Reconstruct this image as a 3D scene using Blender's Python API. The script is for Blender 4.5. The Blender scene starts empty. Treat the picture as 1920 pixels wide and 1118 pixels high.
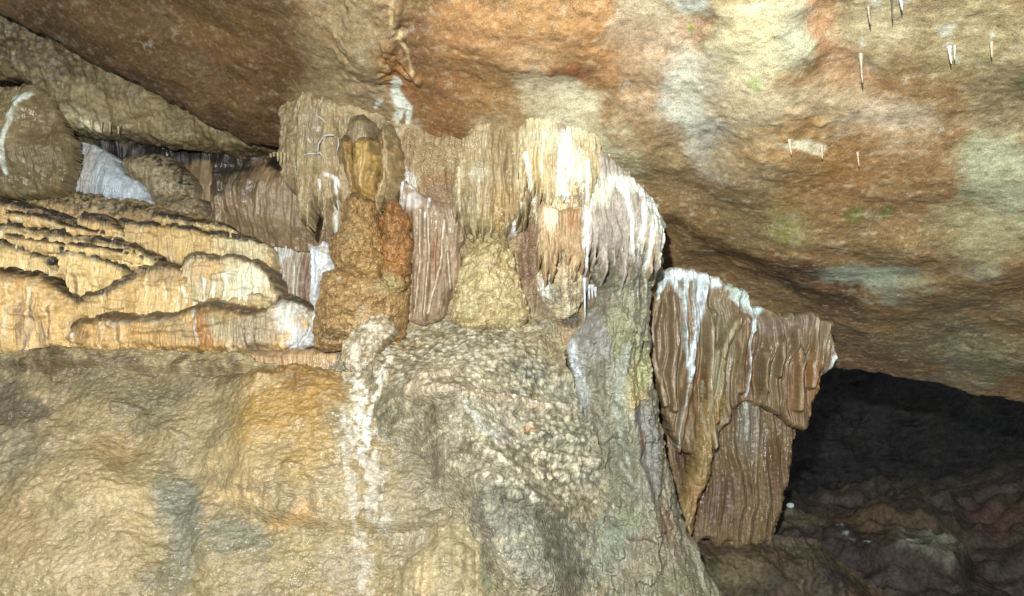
import bpy, math, random
import numpy as np
random.seed(7)
# ------------------------------------------------------------------ camera, world, light
CAMZ = 2.3
F = 1400.0                                     # focal length in photograph pixels
scene = bpy.context.scene
col0 = scene.collection
cam_d = bpy.data.cameras.new("camera"); cam = bpy.data.objects.new("camera", cam_d); col0.objects.link(cam)
cam.location = (0, 0, CAMZ); cam.rotation_euler = (math.radians(90), 0, 0)
cam_d.lens = 26.25; cam_d.sensor_width = 36; cam_d.clip_end = 200; cam_d.clip_start = 0.05
scene.camera = cam
world = bpy.data.worlds.new("World"); scene.world = world; world.use_nodes = True
bg = world.node_tree.nodes["Background"]
bg.inputs[0].default_value = (0.95, 1.0, 1.0, 1); bg.inputs[1].default_value = 0.28
def lamp(name, kind, loc, energy, color, size):
    d = bpy.data.lights.new(name, kind); d.energy = energy; d.color = color
    if kind == 'POINT': d.shadow_soft_size = size
    o = bpy.data.objects.new(name, d); o.location = loc; col0.objects.link(o); return o
lamp("camera_flash", 'POINT', (-0.55, -1.1, CAMZ+0.95), 2150, (1.0, 0.985, 0.95), 0.07)
scene.view_settings.view_transform = 'Standard'; scene.view_settings.look = 'None'
scene.view_settings.gamma = 1; scene.view_settings.exposure = 0.30

# ------------------------------------------------------------------ noise in numpy
def _h(xi, yi, seed):
    h = (xi.astype(np.int64)*374761393 + yi.astype(np.int64)*668265263 + int(seed)*2246822519) & 0xffffffff
    h = ((h ^ (h >> 13))*1274126177) & 0xffffffff
    h = ((h ^ (h >> 16))*2654435761) & 0xffffffff
    return (h ^ (h >> 15)) / 4294967296.0
def perlin(x, y, seed=0):
    xi = np.floor(x); yi = np.floor(y); fx = x-xi; fy = y-yi
    u = fx*fx*fx*(fx*(fx*6-15)+10); v = fy*fy*fy*(fy*(fy*6-15)+10)
    def g(dx, dy):
        a = _h(xi+dx, yi+dy, seed)*2*np.pi
        return np.cos(a)*(fx-dx)+np.sin(a)*(fy-dy)
    a = g(0,0); b = g(1,0); c = g(0,1); d = g(1,1)
    return ((a+(b-a)*u)*(1-v)+(c+(d-c)*u)*v)*1.45
def fbm(x, y, seed=0, o=4, gain=.5):
    r = 0; a = 1; n = 0
    for i in range(o):
        r = r + a*perlin(x*2**i+i*7.3, y*2**i-i*3.1, seed+i*17); n += a; a *= gain
    return r/n
def ridged(x, y, seed=0, o=3):
    r = 0; a = 1; n = 0
    for i in range(o):
        r = r + a*(1-np.abs(perlin(x*2**i+i*7.3, y*2**i-i*3.1, seed+i*17))*2); n += a; a *= .5
    return r/n
def worley(x, y, seed=0):
    xi = np.floor(x); yi = np.floor(y)
    f1 = np.full(x.shape, 9.); f2 = np.full(x.shape, 9.); cid = np.zeros(x.shape)
    for dx in (-1,0,1):
        for dy in (-1,0,1):
            cx = xi+dx; cy = yi+dy
            px = cx+.1+.8*_h(cx,cy,seed); py = cy+.1+.8*_h(cx,cy,seed+5)
            d = np.sqrt((px-x)**2+(py-y)**2); r = _h(cx,cy,seed+9)
            m = d < f1
            f2 = np.where(m, f1, np.minimum(f2, d)); cid = np.where(m, r, cid); f1 = np.where(m, d, f1)
    return f1, f2, cid
def sstep(a, b, x):
    t = np.clip((x-a)/(b-a), 0, 1); return t*t*(3-2*t)
def knobs(x, y, seed):
    f1, f2, c = worley(x, y, seed)
    return np.sqrt(np.clip(1-(f1/.75)**2, 0, 1))*(.55+.45*c)
def hexc(s):
    s = s.lstrip('#'); v = np.array([int(s[i:i+2], 16)/255 for i in (0,2,4)])
    return np.where(v <= .04045, v/12.92, ((v+.055)/1.055)**2.4)

# ------------------------------------------------------------------ a rock surface: an own plane, a height above it, a colour
Zax = np.array([0,0,1.])
class Plane:
    def __init__(s, N, P):
        s.N = np.array(N, float)/np.linalg.norm(N); s.O = np.array(P, float)
        s.U = np.cross(Zax, s.N); s.U /= np.linalg.norm(s.U); s.V = np.cross(s.N, s.U)
    def to_st(s, px, py):                      # measured photograph point -> metres on the plane
        r = np.stack([(np.asarray(px, float)-960)/F, np.ones(np.shape(px)), -(np.asarray(py, float)-559)/F], -1)
        k = (s.O@s.N)/(r@s.N); p = r*k[..., None]-s.O
        return p@s.U, p@s.V
def vplane(Y, tilt=0, turn=0, at=(960,559)):
    """upright plane at distance Y; tilt>0 leans its foot towards the viewer; turn>0 brings its right side nearer"""
    a = math.radians(tilt); b = math.radians(turn)
    N = (-math.sin(b)*math.cos(a), -math.cos(b)*math.cos(a), math.sin(a))
    P = ((at[0]-960)/F*Y, Y, -(at[1]-559)/F*Y)
    return Plane(N, P)
def resample(pts, step):
    out = []; n = len(pts)
    for i in range(n):
        a = np.array(pts[i], float); b = np.array(pts[(i+1) % n], float)
        k = max(1, int(np.linalg.norm(b-a)/step))
        for j in range(k): out.append(a+(b-a)*j/k)
    return out
def smooth_poly(pts, it=2):
    p = np.array(pts, float)
    for _ in range(it):
        q = np.roll(p, -1, 0); p = np.stack([.75*p+.25*q, .25*p+.75*q], 1).reshape(-1, 2)
    return p
def sdist(x, y, poly):
    p = np.array(poly, float); d = np.full(x.shape, 1e9); ins = np.zeros(x.shape, bool)
    for i in range(len(p)):
        a = p[i]; b = p[(i+1) % len(p)]; e = b-a; L = e@e+1e-9
        t = np.clip(((x-a[0])*e[0]+(y-a[1])*e[1])/L, 0, 1)
        d = np.minimum(d, (x-a[0]-t*e[0])**2+(y-a[1]-t*e[1])**2)
        c = ((a[1] > y) != (b[1] > y)) & (x < (b[0]-a[0])*(y-a[1])/(b[1]-a[1]+1e-12)+a[0])
        ins ^= c
    d = np.sqrt(d); return np.where(ins, d, -d)
class Ctx:
    def __init__(c, px, py, s, t, seed):
        c.px0, c.py0, c.s, c.t, c.seed = px, py, s, t, seed
        c.wx = fbm(s*2.2, t*2.2, seed+1, 4, .6); c.wy = fbm(s*2.2+50, t*2.2, seed+2, 4, .6)
        c.fx = fbm(s*12, t*12, seed+3, 3, .6); c.fy = fbm(s*12+50, t*12, seed+4, 3, .6)
        c.px = px+c.fx*3.5; c.py = py+c.fy*3.5
    def spot(c, x, y, rx, ry=None, ang=0, w=.35, k=1):
        ry = ry or rx; a = math.radians(ang); dx = c.px-x+c.wx*w*min(rx,90)*2.2+c.fx*w*24; dy = c.py-y+c.wy*w*min(rx,90)*2.2+c.fy*w*24
        u = (dx*math.cos(a)+dy*math.sin(a))/rx; v = (-dx*math.sin(a)+dy*math.cos(a))/ry
        return (1-sstep(.45, 1.12, np.sqrt(u*u+v*v)))*k
    def line(c, pts, w0, w1=None, soft=1.0, wob=1.0):
        w1 = w0 if w1 is None else w1; best = np.zeros(c.px.shape); n = len(pts)-1
        x = c.px0+c.wx*4*wob+c.fx*2.5*wob; y = c.py0+c.wy*4*wob
        for i in range(n):
            a = np.array(pts[i], float); b = np.array(pts[i+1], float); e = b-a
            t = np.clip(((x-a[0])*e[0]+(y-a[1])*e[1])/(e@e+1e-9), 0, 1)
            d = np.sqrt((x-a[0]-t*e[0])**2+(y-a[1]-t*e[1])**2); w = w0+(w1-w0)*(i+t)/n
            best = np.maximum(best, 1-sstep(.4, 1.0+.3*soft, d/np.maximum(w,.3)))
        return best
    def poly(c, pts, soft=4, wob=1.0):
        return sstep(-soft, soft, sdist(c.px0+c.wx*8*wob+c.fx*5*wob, c.py0+c.wy*8*wob+c.fy*5*wob, pts))
    def n(c, fx, fy=None, seed=0, o=4, gain=.5): return fbm(c.s*fx, c.t*(fx if fy is None else fy), c.seed+seed, o, gain)
    def r(c, fx, fy=None, seed=0, o=3): return ridged(c.s*fx, c.t*(fx if fy is None else fy), c.seed+seed, o)
    def k(c, f, seed=0, g=None): 
        return knobs(c.s*f+c.fx*.25, c.t*(g or f)+c.fy*.25, c.seed+seed)
    def flute(c, f, seed=0, wav=.25, st=.12):
        x = c.s*f+wav*fbm(c.s*1.2, c.t*1.6, c.seed+seed, 3)*f*.35
        a = perlin(x, c.t*f*st, c.seed+seed+1); b = perlin(x*2.3, c.t*f*st*1.5, c.seed+seed+2); d = perlin(x*5.1, c.t*f*st*2, c.seed+seed+3)
        return (1-np.abs(a)*2.2)*.55+(1-np.abs(b)*2)*.3+(1-np.abs(d)*2)*.15
class Paint:
    def __init__(p, c, base): p.c = c; p.a = np.tile(hexc(base), (c.px.size, 1)).astype(float)
    def mix(p, m, colr):
        v = hexc(colr); m = np.clip(m, 0, 1)[:, None]; p.a = p.a*(1-m)+v*m; return p
    def spots(p, lst, w=.35):
        for q in lst:
            x, y, rx, ry, colr = q[:5]; k = q[5] if len(q) > 5 else .8; ang = q[6] if len(q) > 6 else 0
            p.mix(p.c.spot(x, y, rx, ry, ang, w, k), colr)
        return p
    def mul(p, f): p.a = p.a*f[:, None]; return p

objs = {}
def base_at(me_v, mode='base'):
    lo = me_v.min(0); hi = me_v.max(0); return np.array([(lo[0]+hi[0])/2, (lo[1]+hi[1])/2, lo[2]])
def link(name, verts, faces, mat, parent=None, colors=None, smooth=True):
    """verts in world metres; the origin goes to the foot of the shape"""
    verts = np.asarray(verts, float); o0 = base_at(verts)
    me = bpy.data.meshes.new(name); n = len(verts); faces = np.asarray(faces)
    me.vertices.add(n); me.vertices.foreach_set('co', (verts-o0).astype(np.float32).ravel())
    k = faces.shape[1]; m = len(faces)
    me.loops.add(m*k); me.loops.foreach_set('vertex_index', faces.astype(np.int32).ravel())
    me.polygons.add(m); me.polygons.foreach_set('loop_start', np.arange(0, m*k, k, dtype=np.int32))
    me.polygons.foreach_set('loop_total', np.full(m, k, np.int32))
    me.polygons.foreach_set('use_smooth', np.full(m, smooth, bool))
    me.update(calc_edges=True)
    if colors is not None:
        at = me.color_attributes.new('Col', 'FLOAT_COLOR', 'POINT')
        cc = np.ones((n, 4), np.float32); colors = colors*.86+.14*(colors@np.array([.25,.65,.10]))[:, None]; colors = colors*np.array([.965,1.0,.985]); cc[:, :3] = np.clip(colors, 0.004, .86); at.data.foreach_set('color', cc.ravel())
    me.materials.append(mat)
    o = bpy.data.objects.new(name, me); col0.objects.link(o)
    if parent is not None:
        o.parent = parent; o.location = o0-np.array(parent['_loc'])
    else: o.location = o0
    o['_loc'] = [float(v) for v in o0]
    return o
def tag(o, label=None, cat=None, group=None, kind=None):
    if label: o['label'] = label
    if cat: o['category'] = cat
    if group: o['group'] = group
    if kind: o['kind'] = kind
    return o
def empty(name, px, py, Y, label, cat, group=None):
    o = bpy.data.objects.new(name, None); col0.objects.link(o)
    P = ((px-960)/F*Y, Y, CAMZ-(py-559)/F*Y); o.location = P; o['_loc'] = [float(v) for v in P]
    o.empty_display_size = .1
    return tag(o, label, cat, group)
SEED = [10]
def rock(name, mat, outline, plane, height, paint, sp=.007, spt=None, back=.26, jit=1.0, parent=None, solid=False, smooth=1, grow=0):
    """a lump of rock over an outline on its plane: front from height(c), sides running back, closed behind when solid"""
    SEED[0] += 31; seed = SEED[0]; spt = spt or sp
    pl = smooth_poly(outline, smooth) if smooth else np.array(outline, float)
    s, t = plane.to_st(pl[:, 0], pl[:, 1])
    ns = int((s.max()-s.min())/sp)+7; nt = int((t.max()-t.min())/spt)+7
    gs = s.min()-3*sp+np.arange(ns)*sp; gt = t.min()-3*spt+np.arange(nt)*spt
    S, T = np.meshgrid(gs, gt); S = S.ravel(); T = T.ravel()
    P = plane.O+S[:, None]*plane.U+T[:, None]*plane.V
    px = 960+F*P[:, 0]/P[:, 1]; py = 559-F*P[:, 2]/P[:, 1]
    wob = (fbm(S*4, T*4, seed+40, 3, .6)*.04+fbm(S*16, T*16, seed+42, 3, .6)*.02)*jit; wob2 = (fbm(S*4+30, T*4, seed+41, 3, .6)*.04+fbm(S*16+30, T*16, seed+43, 3, .6)*.02)*jit
    d = sdist(S+wob, T+wob2, np.stack([s, t], 1))      # metres
    keep = d > -1.45*max(sp, spt)
    idx = -np.ones(S.size, int); idx[keep] = np.arange(keep.sum())
    S, T, P, px, py, d = S[keep], T[keep], P[keep], px[keep], py[keep], d[keep]
    b = np.where(d < 0)[0]
    def dd(a, e):
        w1 = (fbm(a*4, e*4, seed+40, 3, .6)*.04+fbm(a*16, e*16, seed+42, 3, .6)*.02)*jit; w2 = (fbm(a*4+30, e*4, seed+41, 3, .6)*.04+fbm(a*16+30, e*16, seed+43, 3, .6)*.02)*jit
        return sdist(a+w1, e+w2, np.stack([s, t], 1))
    ep = .3*sp; sb = S[b].copy(); tb = T[b].copy()
    for _ in range(2):
        d0 = dd(sb, tb); gx = (dd(sb+ep, tb)-d0)/ep; gy = (dd(sb, tb+ep)-d0)/ep; g2 = np.maximum(gx*gx+gy*gy, .3)
        lim = 1.5*max(sp, spt); mx_ = np.clip(-d0*gx/g2, -lim, lim); my_ = np.clip(-d0*gy/g2, -lim, lim); sb += mx_; tb += my_
    S[b] = sb; T[b] = tb; P[b] = plane.O+sb[:, None]*plane.U+tb[:, None]*plane.V
    c = Ctx(px, py, S, T, seed); c.d = np.maximum(d, 0)+grow; c.dp = c.d*F/plane.O[1]
    h = height(c)
    h = np.where(d < 0, -back, h)
    h = np.maximum(h, -back)
    V = P+h[:, None]*plane.N
    colr = paint(c).a
    q = idx.reshape(nt, ns); a = q[:-1, :-1]; b = q[:-1, 1:]; e = q[1:, 1:]; f = q[1:, :-1]
    ok = (a >= 0) & (b >= 0) & (e >= 0) & (f >= 0)
    faces = np.stack([a[ok], b[ok], e[ok], f[ok]], 1)
    if solid:
        n = len(V); Vb = P-back*1.02*plane.N; 
        ed = np.concatenate([faces[:, [0,1]], faces[:, [1,2]], faces[:, [2,3]], faces[:, [3,0]]])
        key = ed.min(1)*(n+1)+ed.max(1); u, inv, cnt = np.unique(key, return_inverse=True, return_counts=True)
        bd = ed[cnt[inv] == 1]
        faces = np.concatenate([faces, faces[:, ::-1]+n, np.stack([bd[:,1], bd[:,0], bd[:,0]+n, bd[:,1]+n], 1)])
        V = np.concatenate([V, Vb]); colr = np.concatenate([colr, colr])
    V = V+np.array([0, 0, CAMZ])
    return link(name, V, faces, mat, parent, colr)
def dome(c, B, R, p=1.0):                       # rounded cross-section that reaches B at R pixels from the outline
    u = np.clip(c.dp/R, 0, 1); return B*(.45*np.sqrt(np.clip(1-(1-u)**2, 0, 1))+.55*sstep(-.15, 1, u))**p

# ------------------------------------------------------------------ materials
def mk(name, rough=.6, bump=.012, scale=14, stretch=(1,1,1), grain=.3, vor=0, vscale=30, spec=.4, rvar=.2, tint=None, sss=0, bs=1.0, fine=140, crack=0, wet=.5):
    m = bpy.data.materials.new(name); m.use_nodes = True; nt = m.node_tree; N = nt.nodes; L = nt.links
    b = N['Principled BSDF']; tc = N.new('ShaderNodeTexCoord'); mp = N.new('ShaderNodeMapping')
    L.new(tc.outputs['Object'], mp.inputs[0]); mp.inputs['Scale'].default_value = stretch
    at = N.new('ShaderNodeAttribute'); at.attribute_name = 'Col'
    if tint is not None:
        base = N.new('ShaderNodeRGB'); base.outputs[0].default_value = (*hexc(tint), 1); csrc = base.outputs[0]
    else: csrc = at.outputs['Color']
    def noise(sc, det, ro, src): 
        n = N.new('ShaderNodeTexNoise'); n.inputs['Scale'].default_value = sc; n.inputs['Detail'].default_value = det
        n.inputs['Roughness'].default_value = ro; n.normalize = True; L.new(src, n.inputs['Vector']); return n.outputs[0]
    def math_(op, a, bb, clamp=False):
        n = N.new('ShaderNodeMath'); n.operation = op; n.use_clamp = clamp
        for i, v in enumerate((a, bb)):
            if isinstance(v, (int, float)): n.inputs[i].default_value = v
            else: L.new(v, n.inputs[i])
        return n.outputs[0]
    n1 = noise(scale, 4, .5, mp.outputs[0]); n2 = noise(fine, 1, .5, tc.outputs['Object']); n4 = noise(scale*.12, 2, .5, tc.outputs['Object'])
    n3 = noise(scale*.35, 4, .6, mp.outputs[0])
    # mottling of the stone itself
    g = math_('MULTIPLY', math_('SUBTRACT', n2, .5), grain*2.2); g1 = math_('MULTIPLY', math_('SUBTRACT', n1, .5), grain*.9)
    g3 = math_('MULTIPLY', math_('SUBTRACT', n3, .5), grain*1.0)
    fac = math_('ADD', math_('ADD', math_('ADD', g, g1), g3), 1.0)
    if crack:
        nw = N.new('ShaderNodeTexNoise'); nw.inputs['Scale'].default_value = scale*.8; nw.inputs['Detail'].default_value = 7; nw.inputs['Roughness'].default_value = .68; nw.inputs['Distortion'].default_value = .6
        L.new(mp.outputs[0], nw.inputs['Vector'])
        ab = math_('ABSOLUTE', math_('SUBTRACT', nw.outputs[0], .5), 0)
        ck = math_('SUBTRACT', 1.0, math_('MULTIPLY', ab, 26.0), True)
        fac = math_('MULTIPLY', fac, math_('SUBTRACT', 1.0, math_('MULTIPLY', ck, crack)))
        CK = ck
    mx = N.new('ShaderNodeVectorMath'); mx.operation = 'SCALE'; L.new(csrc, mx.inputs[0]); L.new(fac, mx.inputs['Scale'])
    L.new(mx.outputs[0], b.inputs['Base Color'])
    rr = math_('ADD', math_('MULTIPLY', math_('SUBTRACT', n3, .5), rvar*3), rough, True); wt = math_('MULTIPLY', math_('SUBTRACT', n4, .47), 9.0, True)
    rr = math_('SUBTRACT', rr, math_('MULTIPLY', wt, wet*.42), True); rr = math_('MAXIMUM', rr, .2); L.new(rr, b.inputs['Roughness'])
    b.inputs['Specular IOR Level'].default_value = spec
    hsum = math_('ADD', math_('MULTIPLY', n1, bump*.62), math_('MULTIPLY', n2, bump*.16))
    if crack: hsum = math_('SUBTRACT', hsum, math_('MULTIPLY', CK, .004))
    if vor:
        v = N.new('ShaderNodeTexVoronoi'); v.feature = 'SMOOTH_F1'; v.inputs['Scale'].default_value = vscale
        v.inputs['Smoothness'].default_value = .35
        wv = N.new('ShaderNodeVectorMath'); wv.operation = 'SCALE'; nn = N.new('ShaderNodeTexNoise'); nn.inputs['Scale'].default_value = vscale*.5
        L.new(mp.outputs[0], nn.inputs['Vector']); L.new(nn.outputs['Color'], wv.inputs[0]); wv.inputs['Scale'].default_value = .9/vscale
        av = N.new('ShaderNodeVectorMath'); L.new(mp.outputs[0], av.inputs[0]); L.new(wv.outputs[0], av.inputs[1]); L.new(av.outputs[0], v.inputs['Vector'])
        hsum = math_('SUBTRACT', hsum, math_('MULTIPLY', v.outputs['Distance'], vor))
    bp = N.new('ShaderNodeBump'); bp.inputs['Strength'].default_value = bs; bp.inputs['Distance'].default_value = 1.0
    L.new(hsum, bp.inputs['Height']); L.new(bp.outputs[0], b.inputs['Normal'])
    return m
M_ceil = mk('ceiling_rock', rough=.62, bump=.011, scale=24, stretch=(.8,1,1.2), grain=.7, vor=.002, vscale=30, spec=.35)
M_wall = mk('wall_rock', rough=.6, bump=.02, scale=20, stretch=(1.2,1,.6), grain=.4)
M_flow = mk('flowstone', rough=.42, bump=.022, scale=22, stretch=(1.6,1.2,.45), grain=.34, spec=.5, rvar=.35)
M_drip = mk('curtain_flowstone', rough=.45, bump=.014, scale=26, stretch=(2.2,1,.22), grain=.36, spec=.5)
M_knob = mk('cave_coral', rough=.5, bump=.014, scale=30, grain=.46, vor=.008, vscale=60, spec=.45)
M_wet = mk('wet_flowstone', rough=.45, bump=.018, scale=20, stretch=(1,1,1.6), grain=.40, vor=.006, vscale=40, spec=.5, rvar=.3, wet=.28)
M_white = mk('white_calcite', rough=.4, bump=.008, scale=30, grain=.18, spec=.5)
M_dark = mk('dark_rock', rough=.7, bump=.05, scale=6, grain=.7, spec=.3, fine=35, wet=.12)

# ------------------------------------------------------------------ the setting: ceiling
PC = Plane((-2.6,-4.41,-8.48), (1.305, 6.3, .266))
def ceil_h(c):
    a = c.s*.92-c.t*.38; b = c.s*.38+c.t*.92
    h = fbm(a*.5, b*.7, 301, 3)*.20 + fbm(a*2, b*2.8, 302, 3)*.022
    h += fbm(a*26, b*36, 304, 4, .7)*.0045*(.25+1.2*sstep(-.2,.4,fbm(a*1.5,b*1.8,309,3))) + fbm(a*7, b*10, 305, 3)*.007 + .012*sstep(.25,.5,fbm(a*3, b*4, 306, 4, .6))
    # folds measured on the photograph
    h += -.16*c.line([(1190,-40),(1215,60),(1330,110),(1352,190),(1335,260),(1275,320),(1240,420)], 70, 50, 2)*.22
    h += .06*c.spot(1430,120,140,170) + .05*c.spot(1270,190,110,130) + .04*c.spot(1000,60,150,110)
    h += -.02*c.line([(1080,170),(1110,220),(1130,260)], 44, 20, 2) -.025*c.line([(800,30),(860,110),(960,170),(1090,190)], 40, 30, 2)
    h += .03*c.line([(760,-20),(745,60),(765,110),(790,150)], 7, 4) + .03*c.line([(735,60),(745,110),(775,140)], 8, 4)
    h += -.03*c.line([(1540,-20),(1560,60),(1570,130),(1640,190)], 40, 30, 2)
    h += -.05*c.line([(1260,465),(1330,500),(1450,560),(1580,640)], 40, 40, 2) + .04*c.line([(1300,460),(1420,450),(1560,470),(1700,470)], 36, 30, 2)
    h += .03*c.line([(1640,570),(1780,545),(1920,500)], 36, 30, 2)+.08*c.spot(700,60,70,160)
    h -= .35*(1-sstep(0, .22, c.d))**2                   # the lower edge rolls up
    return h*.95
def ceil_p(c):
    p = Paint(c, '#86683f')
    p.spots([(100,20,260,160,'#5b452c'),(300,30,260,110,'#6b502f'),(450,120,170,110,'#7a562a',.8,20),(420,60,120,60,'#80602f',.6),(540,215,70,110,'#5d3d1c',.75),(230,140,240,40,'#3f2d1b',.9,27),(430,235,140,34,'#553a1e',.8,25),(60,60,90,50,'#3c3122',.7),
      (650,90,110,190,'#9f8860',.95),(600,170,70,70,'#9a825a',.8),(700,160,60,120,'#9c8460'),(760,130,40,80,'#a36c2b',.9,-20),(800,60,50,60,'#7a5536',.85,40),(860,150,80,80,'#966838',.9),(900,40,110,70,'#b07f48',.9),(1010,50,130,100,'#bb8b52',.9),(1130,90,60,110,'#b07e46',.9),(1060,150,55,34,'#8a4f1e',.95),(1000,110,50,40,'#c39c6c',.7),
      (830,235,80,90,'#8d5f31',.9,40),(930,190,90,80,'#9c7440',.7),(960,270,100,70,'#a08358',.7),(1030,190,90,40,'#b8ad8e',.7,20),(1050,235,60,50,'#b9ad8b',.6,60),(1110,220,40,60,'#8b6536',.8),(1000,205,60,34,'#bbae8c',.75,20),(1075,215,70,36,'#c2b998',.8,10),(1045,255,60,40,'#c6bf9c',.8),(1150,265,60,36,'#b5ae8a',.75,35),(930,240,60,26,'#b09a70',.6,25),(1150,310,90,60,'#b5b08c',.8,40),
      (1220,40,90,70,'#b7a586',.85),(1290,8,60,24,'#bccac0',.9),(1250,110,70,80,'#b59f84',.7),(1290,60,50,30,'#b18d6c',.6),(1285,190,70,110,'#bdbaa8',.9,15),(1190,150,50,120,'#b39572',.6),(1310,250,60,60,'#b1b7a8',.6),(1350,110,30,90,'#8f8a76',.7),
      (1420,70,100,110,'#d0c698',.9),(1500,40,60,90,'#bdbd9c',.8),(1420,190,90,80,'#c9bd98',.7),(1550,60,36,110,'#a97b50',.9,-14),(1590,150,50,80,'#a5805a',.7,-20),(1660,60,110,90,'#aa9e78',.8),(1830,80,130,110,'#988b62',.8),(1500,200,130,60,'#b09c78',.7),(1660,240,110,60,'#b8a588',.85),(1480,240,90,40,'#a0783c',.8),
      (1230,260,70,60,'#957953',.8),(1340,300,60,60,'#8f8a7c',.7),(1260,330,80,70,'#877049',.7),(1420,310,90,60,'#8e7852',.7),(1590,320,140,55,'#8f6731',.85),(1750,310,150,60,'#8d6b3f',.8),(1880,190,80,100,'#847754',.8),(1880,340,110,90,'#a3a986',.85),(1850,430,120,60,'#958f66',.8),
      (1380,400,110,70,'#75643f',.7),(1300,440,90,50,'#74572f',.7),(1480,410,60,50,'#857f48',.7),(1560,380,110,50,'#8a673a',.7),(1620,440,120,40,'#7b6440',.6),(1400,480,120,36,'#63482a',.85,10),(1540,530,120,50,'#573f26',.9,25),(1460,560,120,30,'#8a6f48',.6,20),
      (1625,500,95,38,'#98a690',.85),(1700,520,60,40,'#8b957c',.6),(1840,495,60,28,'#8a8870',.7),(1700,600,160,50,'#77633f',.7),(1600,620,100,60,'#70583a',.7),(1660,680,130,40,'#67482b',.8),(1850,570,110,40,'#82704e',.7),(1840,670,150,60,'#6f6c52',.8),(1760,640,120,50,'#6d6444',.6)])
    for x,y,rx,ry,k,h in ((1602,402,22,16,.8,'#5f641e'),(1661,400,15,12,.8,'#55611c'),(1293,63,9,10,.9,'#7c8a1c'),(1418,145,18,14,.7,'#8fa558'),(1187,298,14,10,.6,'#7f8a40'),(1475,425,26,28,.45,'#747a34'),(1912,165,16,26,.5,'#4d5a38')):
        p.mix(c.spot(x,y,rx,ry,0,.25,k), h)
    for q in ([(1515,262),(1480,268),(1462,262)],[(1545,280),(1520,268),(1500,272)],[(1485,262),(1540,290)]): p.mix(c.line(q,7,4)*.6,'#d8d3b4')
    for x,y,rx,ry in ((1795,72,30,24),(1785,95,14,12),(1613,100,16,10),(1690,5,30,12),(1640,22,26,14),(1862,84,12,9),(1770,255,12,5),(270,90,8,6),(700,190,8,10),(1120,130,10,6),(1168,170,8,10),(1800,120,12,6)):
        p.mix(c.spot(x,y,rx*.8,ry*.8,0,.9,.6), '#bfc4b6')
    for q,w in (([(742,-10),(745,30),(760,50)],5),([(752,50),(770,80),(780,130)],4),([(725,95),(745,120),(770,135)],3)): p.mix(c.line(q,w,w*.6)*.7,'#d2ba84')
    p.mix(c.spot(778,262,30,50,0,.35,.8),'#bfae90')
    for q,w0,w1 in (([(745,150),(741,180),(750,208),(735,234)],10,7),([(748,185),(766,205),(764,228)],9,6),([(712,186),(706,204)],5,4)): p.mix(c.line(q,w0,w1,1,2)*.9,'#dfe6d8')
    # veins and iron staining
    v = c.n(3,4,21,5,.6); p.mix(sstep(.12,.5,v)*.3,'#97703f'); p.mix(sstep(.15,.55,-v)*.35,'#b7ab8c')
    v = c.n(9,16,22,4,.6); p.mix(sstep(.1,.4,v)*.38,'#5d4930'); p.mix(sstep(.15,.45,-v)*.32,'#cbbf9f'); v = c.n(22,34,23,4,.7); p.mix(sstep(.1,.4,v)*.3,'#6a5334'); p.mix(sstep(.1,.4,-v)*.3,'#c8ba96')
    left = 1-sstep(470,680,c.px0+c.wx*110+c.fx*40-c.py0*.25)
    p.mix(left*.30,'#6a4a26'); p.mul(1-.24*left); p.mul(1+.24*(1-left)*sstep(900,1300,c.px0)); 0; p.mul(1+.35*c.n(30,44,39,3,.7))  # left toned darker; right brightened in colour to make up for light falloff
    return p
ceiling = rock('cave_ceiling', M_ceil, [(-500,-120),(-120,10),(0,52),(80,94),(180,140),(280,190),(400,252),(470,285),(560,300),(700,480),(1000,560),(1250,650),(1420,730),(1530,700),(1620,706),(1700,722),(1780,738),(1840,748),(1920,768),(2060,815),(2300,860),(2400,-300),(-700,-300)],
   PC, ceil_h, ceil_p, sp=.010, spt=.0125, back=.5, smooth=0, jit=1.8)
tag(ceiling, kind='structure')

# back wall behind the formations, and the dark hollow on the right with its floor
def wall_h(c): return c.n(.8,.6,1)*.25+c.flute(6,3)*.035+c.n(8,6,7)*.02
def wall_p(c):
    p = Paint(c,'#7c6442')
    p.mix(sstep(0,.5,c.n(6,1.4,11))*.5,'#9a8159'); p.mix(sstep(0,.5,-c.n(5,3,12))*.5,'#5a482e')
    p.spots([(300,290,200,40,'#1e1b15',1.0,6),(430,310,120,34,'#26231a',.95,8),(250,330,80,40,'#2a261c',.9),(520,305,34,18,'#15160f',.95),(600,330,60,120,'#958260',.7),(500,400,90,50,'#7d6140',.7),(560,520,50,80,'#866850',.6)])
    return p
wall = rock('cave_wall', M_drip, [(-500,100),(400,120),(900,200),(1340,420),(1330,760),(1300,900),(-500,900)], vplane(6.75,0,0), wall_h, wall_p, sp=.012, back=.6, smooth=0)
tag(wall, kind='structure')
def hol_h(c): return c.n(.35,.5,1,5)*.8+c.n(2,3.2,2,5,.6)*.16-c.r(3,6,5)*.10
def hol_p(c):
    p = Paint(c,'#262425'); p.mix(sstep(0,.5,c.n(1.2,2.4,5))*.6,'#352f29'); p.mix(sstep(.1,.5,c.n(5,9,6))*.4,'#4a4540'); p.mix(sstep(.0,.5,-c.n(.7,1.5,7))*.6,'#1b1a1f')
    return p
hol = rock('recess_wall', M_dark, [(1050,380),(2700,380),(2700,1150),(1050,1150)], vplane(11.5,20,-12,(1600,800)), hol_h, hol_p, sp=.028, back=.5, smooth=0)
tag(hol, kind='structure')
PF = Plane((-.10,-.32,1), (2.6, 6.6, -2.0))
def flo_h(c):
    h = c.n(.5,.7,1,5)*.5+c.n(2.4,3,2,5,.6)*.14-c.r(4,5,5)*.06
    h += .20*c.line([(1440,1000),(1560,1010),(1640,1040),(1780,1060)],50,40,1.5)+.16*c.spot(1380,1050,70,60)+.10*c.spot(1700,960,120,40)
    return h
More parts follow.
